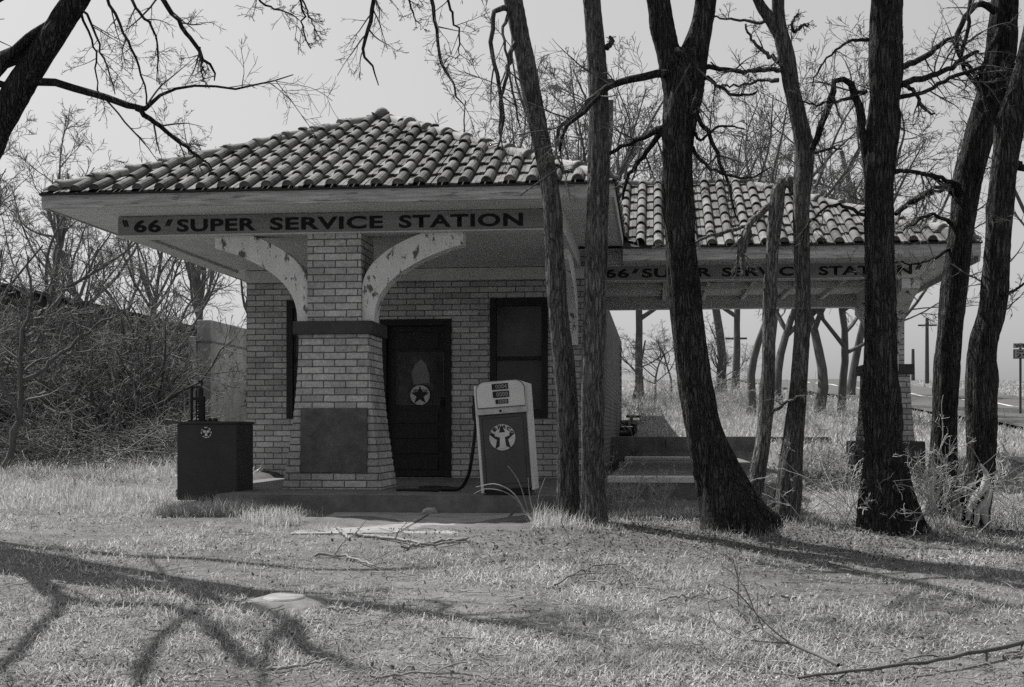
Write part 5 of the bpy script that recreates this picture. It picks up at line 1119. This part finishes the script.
for i in range(150): sp2.append((r3.uniform(600, 860), r3.uniform(21.4, 36), .6, 90, r3.uniform(.25, .6)))
for i in range(120): sp2.append((r3.uniform(780, 1150), r3.uniform(13, 22), .5, 60, r3.uniform(.1, .22)))
r_ = tufts(sp2, 'tall_grass', 'tall sunlit weeds on the bank behind the side canopy', 4, M['weed'])
# long arching blades by the pump
acc = Acc()
for (pts) in ([(528, 528, 1.6), (523, 508, 1.6), (512, 492, 1.5), (495, 484, 1.3), (476, 487, .8)], [(530, 528, 1.6), (521, 505, 1.5), (505, 492, 1.3), (485, 489, 1), (474, 494, .7)], [(532, 527, 1.6), (525, 500, 1.4), (518, 480, 1), (508, 466, .6)], [(540, 526, 1.5), (538, 500, 1.2), (545, 478, .7)], [(536, 527, 1.5), (530, 498, 1.2), (528, 478, .7)], [(548, 526, 1.5), (552, 505, 1.2), (548, 485, .7)]):
    P, Rr = camline(pts, 10.3, 14); acc.add(tubes(P[None], Rr[None] * .8, 4))
b_ = W(532, 10.3, z=0); tag(link('grass_clump', acc.mesh('grass_clump'), M['weed']), 'long arching grass blades in front of the fuel pump', 'grass clump')
# litter of leaves and small twigs
n = 14000; px, d = sample(n, 4.6, 12.5, power=1.5); q1 = rg.normal(0, 1, (16000, 2)); px = np.concatenate([px, 800 + 190 * q1[:, 0]]); d = np.concatenate([d, 9.6 + .75 * q1[:, 1]]); n = len(px); kp0 = d > 4.6; px, d = px[kp0], d[kp0]; pos = FV[None] * d[:, None] + RV[None] * ((px - 512) / FPX * d)[:, None]; kp = ~((pos[:, 0] > -3.4) & (pos[:, 0] < -.2) & (pos[:, 1] > 9.7)) & ((pos[:, 0] - p[0]) ** 2 + (pos[:, 1] - p[1]) ** 2 > .1); kp &= ~((pos[:, 0] > -4.3) & (pos[:, 0] < -.3) & (pos[:, 1] > 10.5)); kp &= ~((pos[:, 0] > -.6) & (pos[:, 1] > 12.2)); pos = pos[kp]; n = len(pos); pos[:, 2] = ground(pos[:, 0], pos[:, 1]) + rg.uniform(.004, .03, n)
a = rg.uniform(0, 6.28, n); l = rg.uniform(.005, .015, n); tl = rg.normal(size=(n, 2)) * .5
u = np.stack([np.cos(a), np.sin(a), tl[:, 0]], -1) * l[:, None]; v = np.stack([-np.sin(a), np.cos(a), tl[:, 1]], -1) * (l * rg.uniform(.3, .7, n))[:, None]
V = np.stack([pos - u, pos + v, pos + u, pos - v], 1).reshape(-1, 3); Q = np.arange(n)[:, None] * 4 + np.arange(4)[None]
o = link('leaf_litter', mesh_np('leaf_litter', V, Q), M['litter']); tag(o, 'dead leaves scattered over the lawn', 'leaf litter', kind='stuff')
n = 2600; px, d = sample(n, 4.8, 12, power=1.5); pos = FV[None] * d[:, None] + RV[None] * ((px - 512) / FPX * d)[:, None]; kp = ~((pos[:, 0] > -4.5) & (pos[:, 0] < -.1) & (pos[:, 1] > 9.6)) & ~((pos[:, 0] > -.6) & (pos[:, 1] > 12.0)); pos = pos[kp]; n = len(pos)
out = np.empty((n, 4, 3)); out[:, 0] = pos; D = rg.normal(size=(n, 3)); D[:, 2] = 0; D /= np.linalg.norm(D, axis=1, keepdims=True); L = (rg.uniform(.03, .16, n) / 3)[:, None]
for q in range(1, 4): D = D + rg.normal(size=(n, 3)) * .2; D[:, 2] = 0; out[:, q] = out[:, q - 1] + D * L
out[:, :, 2] = ground(out[:, :, 0], out[:, :, 1]) + rg.uniform(.01, .035, (n, 1)) + rg.normal(size=(n, 4)) * .006
acc = Acc(); acc.add(tubes(out, np.tile(np.linspace(.0028, .0014, 4), (n, 1)) * rg.uniform(.6, 1.5, (n, 1)), 3)); o = link('twig_litter', acc.mesh('twig_litter'), M['deadwood']); tag(o, 'small dead twigs scattered in the grass', 'twig litter', kind='stuff')
# individual fallen branches
def fallen(pxs, label, w0, w1, twigs=0, seed=0, lift=.02, name='fallen_branch', m='deadwood'):
    P = np.array([onground(a, b_) for a, b_ in pxs]); P[:, 2] = ground(P[:, 0], P[:, 1]) + lift
    A = catmull(P, 18); rg_ = np.random.default_rng(seed); A += rg_.normal(size=A.shape) * .006; Rr = np.linspace(w0, w1, 18)
    r = thing(name, label, 'branch', A[0], 'branches fallen on the lawn'); acc = Acc(); acc.add(tubes(A[None], Rr[None], 7)); link('stem', acc.mesh('stem'), M[m], r)
    if twigs:
        acc = Acc(); t1 = grow(A[None], np.maximum(Rr[None], .006), twigs, (.1, .95), (25, 60), .4, 8, .55, .12, .0, rg_, maxlen=1.0); t1[0][:, :, 2] = np.maximum(t1[0][:, :, 2], ground(t1[0][:, :, 0], t1[0][:, :, 1]) + .012); t1 = (t1[0], np.maximum(t1[1], .003)); acc.add(tubes(*t1, 4))
        t2 = grow(*t1, 3, (.2, .95), (25, 60), .45, 6, .6, .12, 0, rg_); t2[0][:, :, 2] = np.maximum(t2[0][:, :, 2], ground(t2[0][:, :, 0], t2[0][:, :, 1]) + .01); t2 = (t2[0], np.maximum(t2[1], .002)); acc.add(tubes(*t2, 3)); link('twigs', acc.mesh('twigs'), M[m], r)
fallen([(1060, 648), (1010, 657), (960, 668), (905, 676), (850, 682), (800, 690)], 'long dark fallen branch at the lower right corner', .013, .006, 6, 1, .05, m='bark_bg')
fallen([(838, 676), (805, 660), (770, 645), (745, 625), (726, 604)], 'thin curved dark branch left of the long one at lower right', .010, .004, 8, 2, .05, m='twig_mid')
fallen([(352, 537), (390, 541), (432, 548), (470, 541)], 'pale crooked branch lying before the kerb in the middle', .014, .007, 3, 3)
fallen([(402, 551), (430, 545), (452, 543), (466, 542)], 'short pale branch with a broken flat end before the kerb', .009, .014, 0, 4)
fallen([(338, 531), (350, 541)], 'short thick stick beside the left end of the paving', .014, .011, 0, 5)
fallen([(312, 558), (345, 560), (378, 571)], 'forked pale stick above the round concrete cap', .011, .005, 3, 6)
fallen([(555, 592), (585, 575), (615, 570), (637, 583)], 'curved thin stick in the middle of the lawn below the paired trunks', .006, .004, 4, 7, .04, m='twig_mid')
fallen([(590, 585), (610, 590), (625, 580)], 'small hooked stick beside the curved one', .006, .004, 1, 8, .03)
fallen([(660, 603), (685, 600), (697, 594)], 'short hooked twig right of the curved stick', .006, .004, 0, 9)
fallen([(330, 612), (358, 614)], 'short straight stick right of the round concrete cap', .009, .006, 0, 10)
fallen([(260, 675), (300, 670), (330, 664)], 'pale stick in the tree shadow near the bottom edge', .009, .004, 2, 11)
fallen([(370, 683), (440, 677), (500, 684)], 'long thin twig along the bottom edge', .006, .004, 3, 12)
fallen([(55, 668), (75, 687)], 'slanted pale twig at the lower left', .006, .003, 0, 13)
fallen([(1028, 470), (1012, 464), (1000, 456)], 'bent branch stub poking up at the right edge', .02, .01, 2, 14, .06)
fallen([(783, 600), (795, 602)], 'tiny dark stick below the flared roots', .008, .006, 0, 15)

# ------------------------------------------------------------------ light, sky, camera
sun = bpy.data.lights.new('sun', 'SUN'); sun.energy = 4.8; sun.angle = R_(.53); sun.color = (1, .985, .965)
so = bpy.data.objects.new('sun', sun); C.objects.link(so); so.rotation_euler = Vector(-sd).to_track_quat('-Z', 'Y').to_euler(); so.location = (0, 0, 30)
wd = bpy.data.worlds.new('World'); bpy.context.scene.world = wd; wd.use_nodes = True; nt = wd.node_tree
sk = nt.nodes.new('ShaderNodeTexSky'); sk.sky_type = 'NISHITA'; sk.sun_disc = False; sk.sun_elevation = EL; sk.sun_rotation = math.atan2(sd[0], sd[1]); sk.air_density = 1.0; sk.dust_density = 4.2; sk.ozone_density = 1.0
bw = nt.nodes.new('ShaderNodeRGBToBW'); nt.links.new(sk.outputs[0], bw.inputs[0]); bgn = nt.nodes['Background']
pw = nt.nodes.new('ShaderNodeMath'); pw.operation = 'POWER'; pw.inputs[1].default_value = .45; ml = nt.nodes.new('ShaderNodeMath'); ml.operation = 'MULTIPLY'; ml.inputs[1].default_value = 2.0
nt.links.new(bw.outputs[0], pw.inputs[0]); nt.links.new(pw.outputs[0], ml.inputs[0]); nt.links.new(ml.outputs[0], bgn.inputs['Color']); bgn.inputs['Strength'].default_value = .115
cam = bpy.data.cameras.new('camera'); co_ = bpy.data.objects.new('camera', cam); C.objects.link(co_); co_.location = (0, 0, 0); co_.rotation_euler = (math.pi / 2, 0, TH)
cam.sensor_width = 36; cam.lens = 36 * FPX / 1024; cam.shift_y = 86.5 / 1024; cam.clip_end = 3000; cam.clip_start = .1
S = bpy.context.scene; S.camera = co_
S.view_settings.view_transform = 'Standard'; S.view_settings.look = 'None'; S.view_settings.exposure = .48; S.view_settings.gamma = 1
S.cycles.max_bounces = 6; S.cycles.diffuse_bounces = 3; S.cycles.use_denoising = False
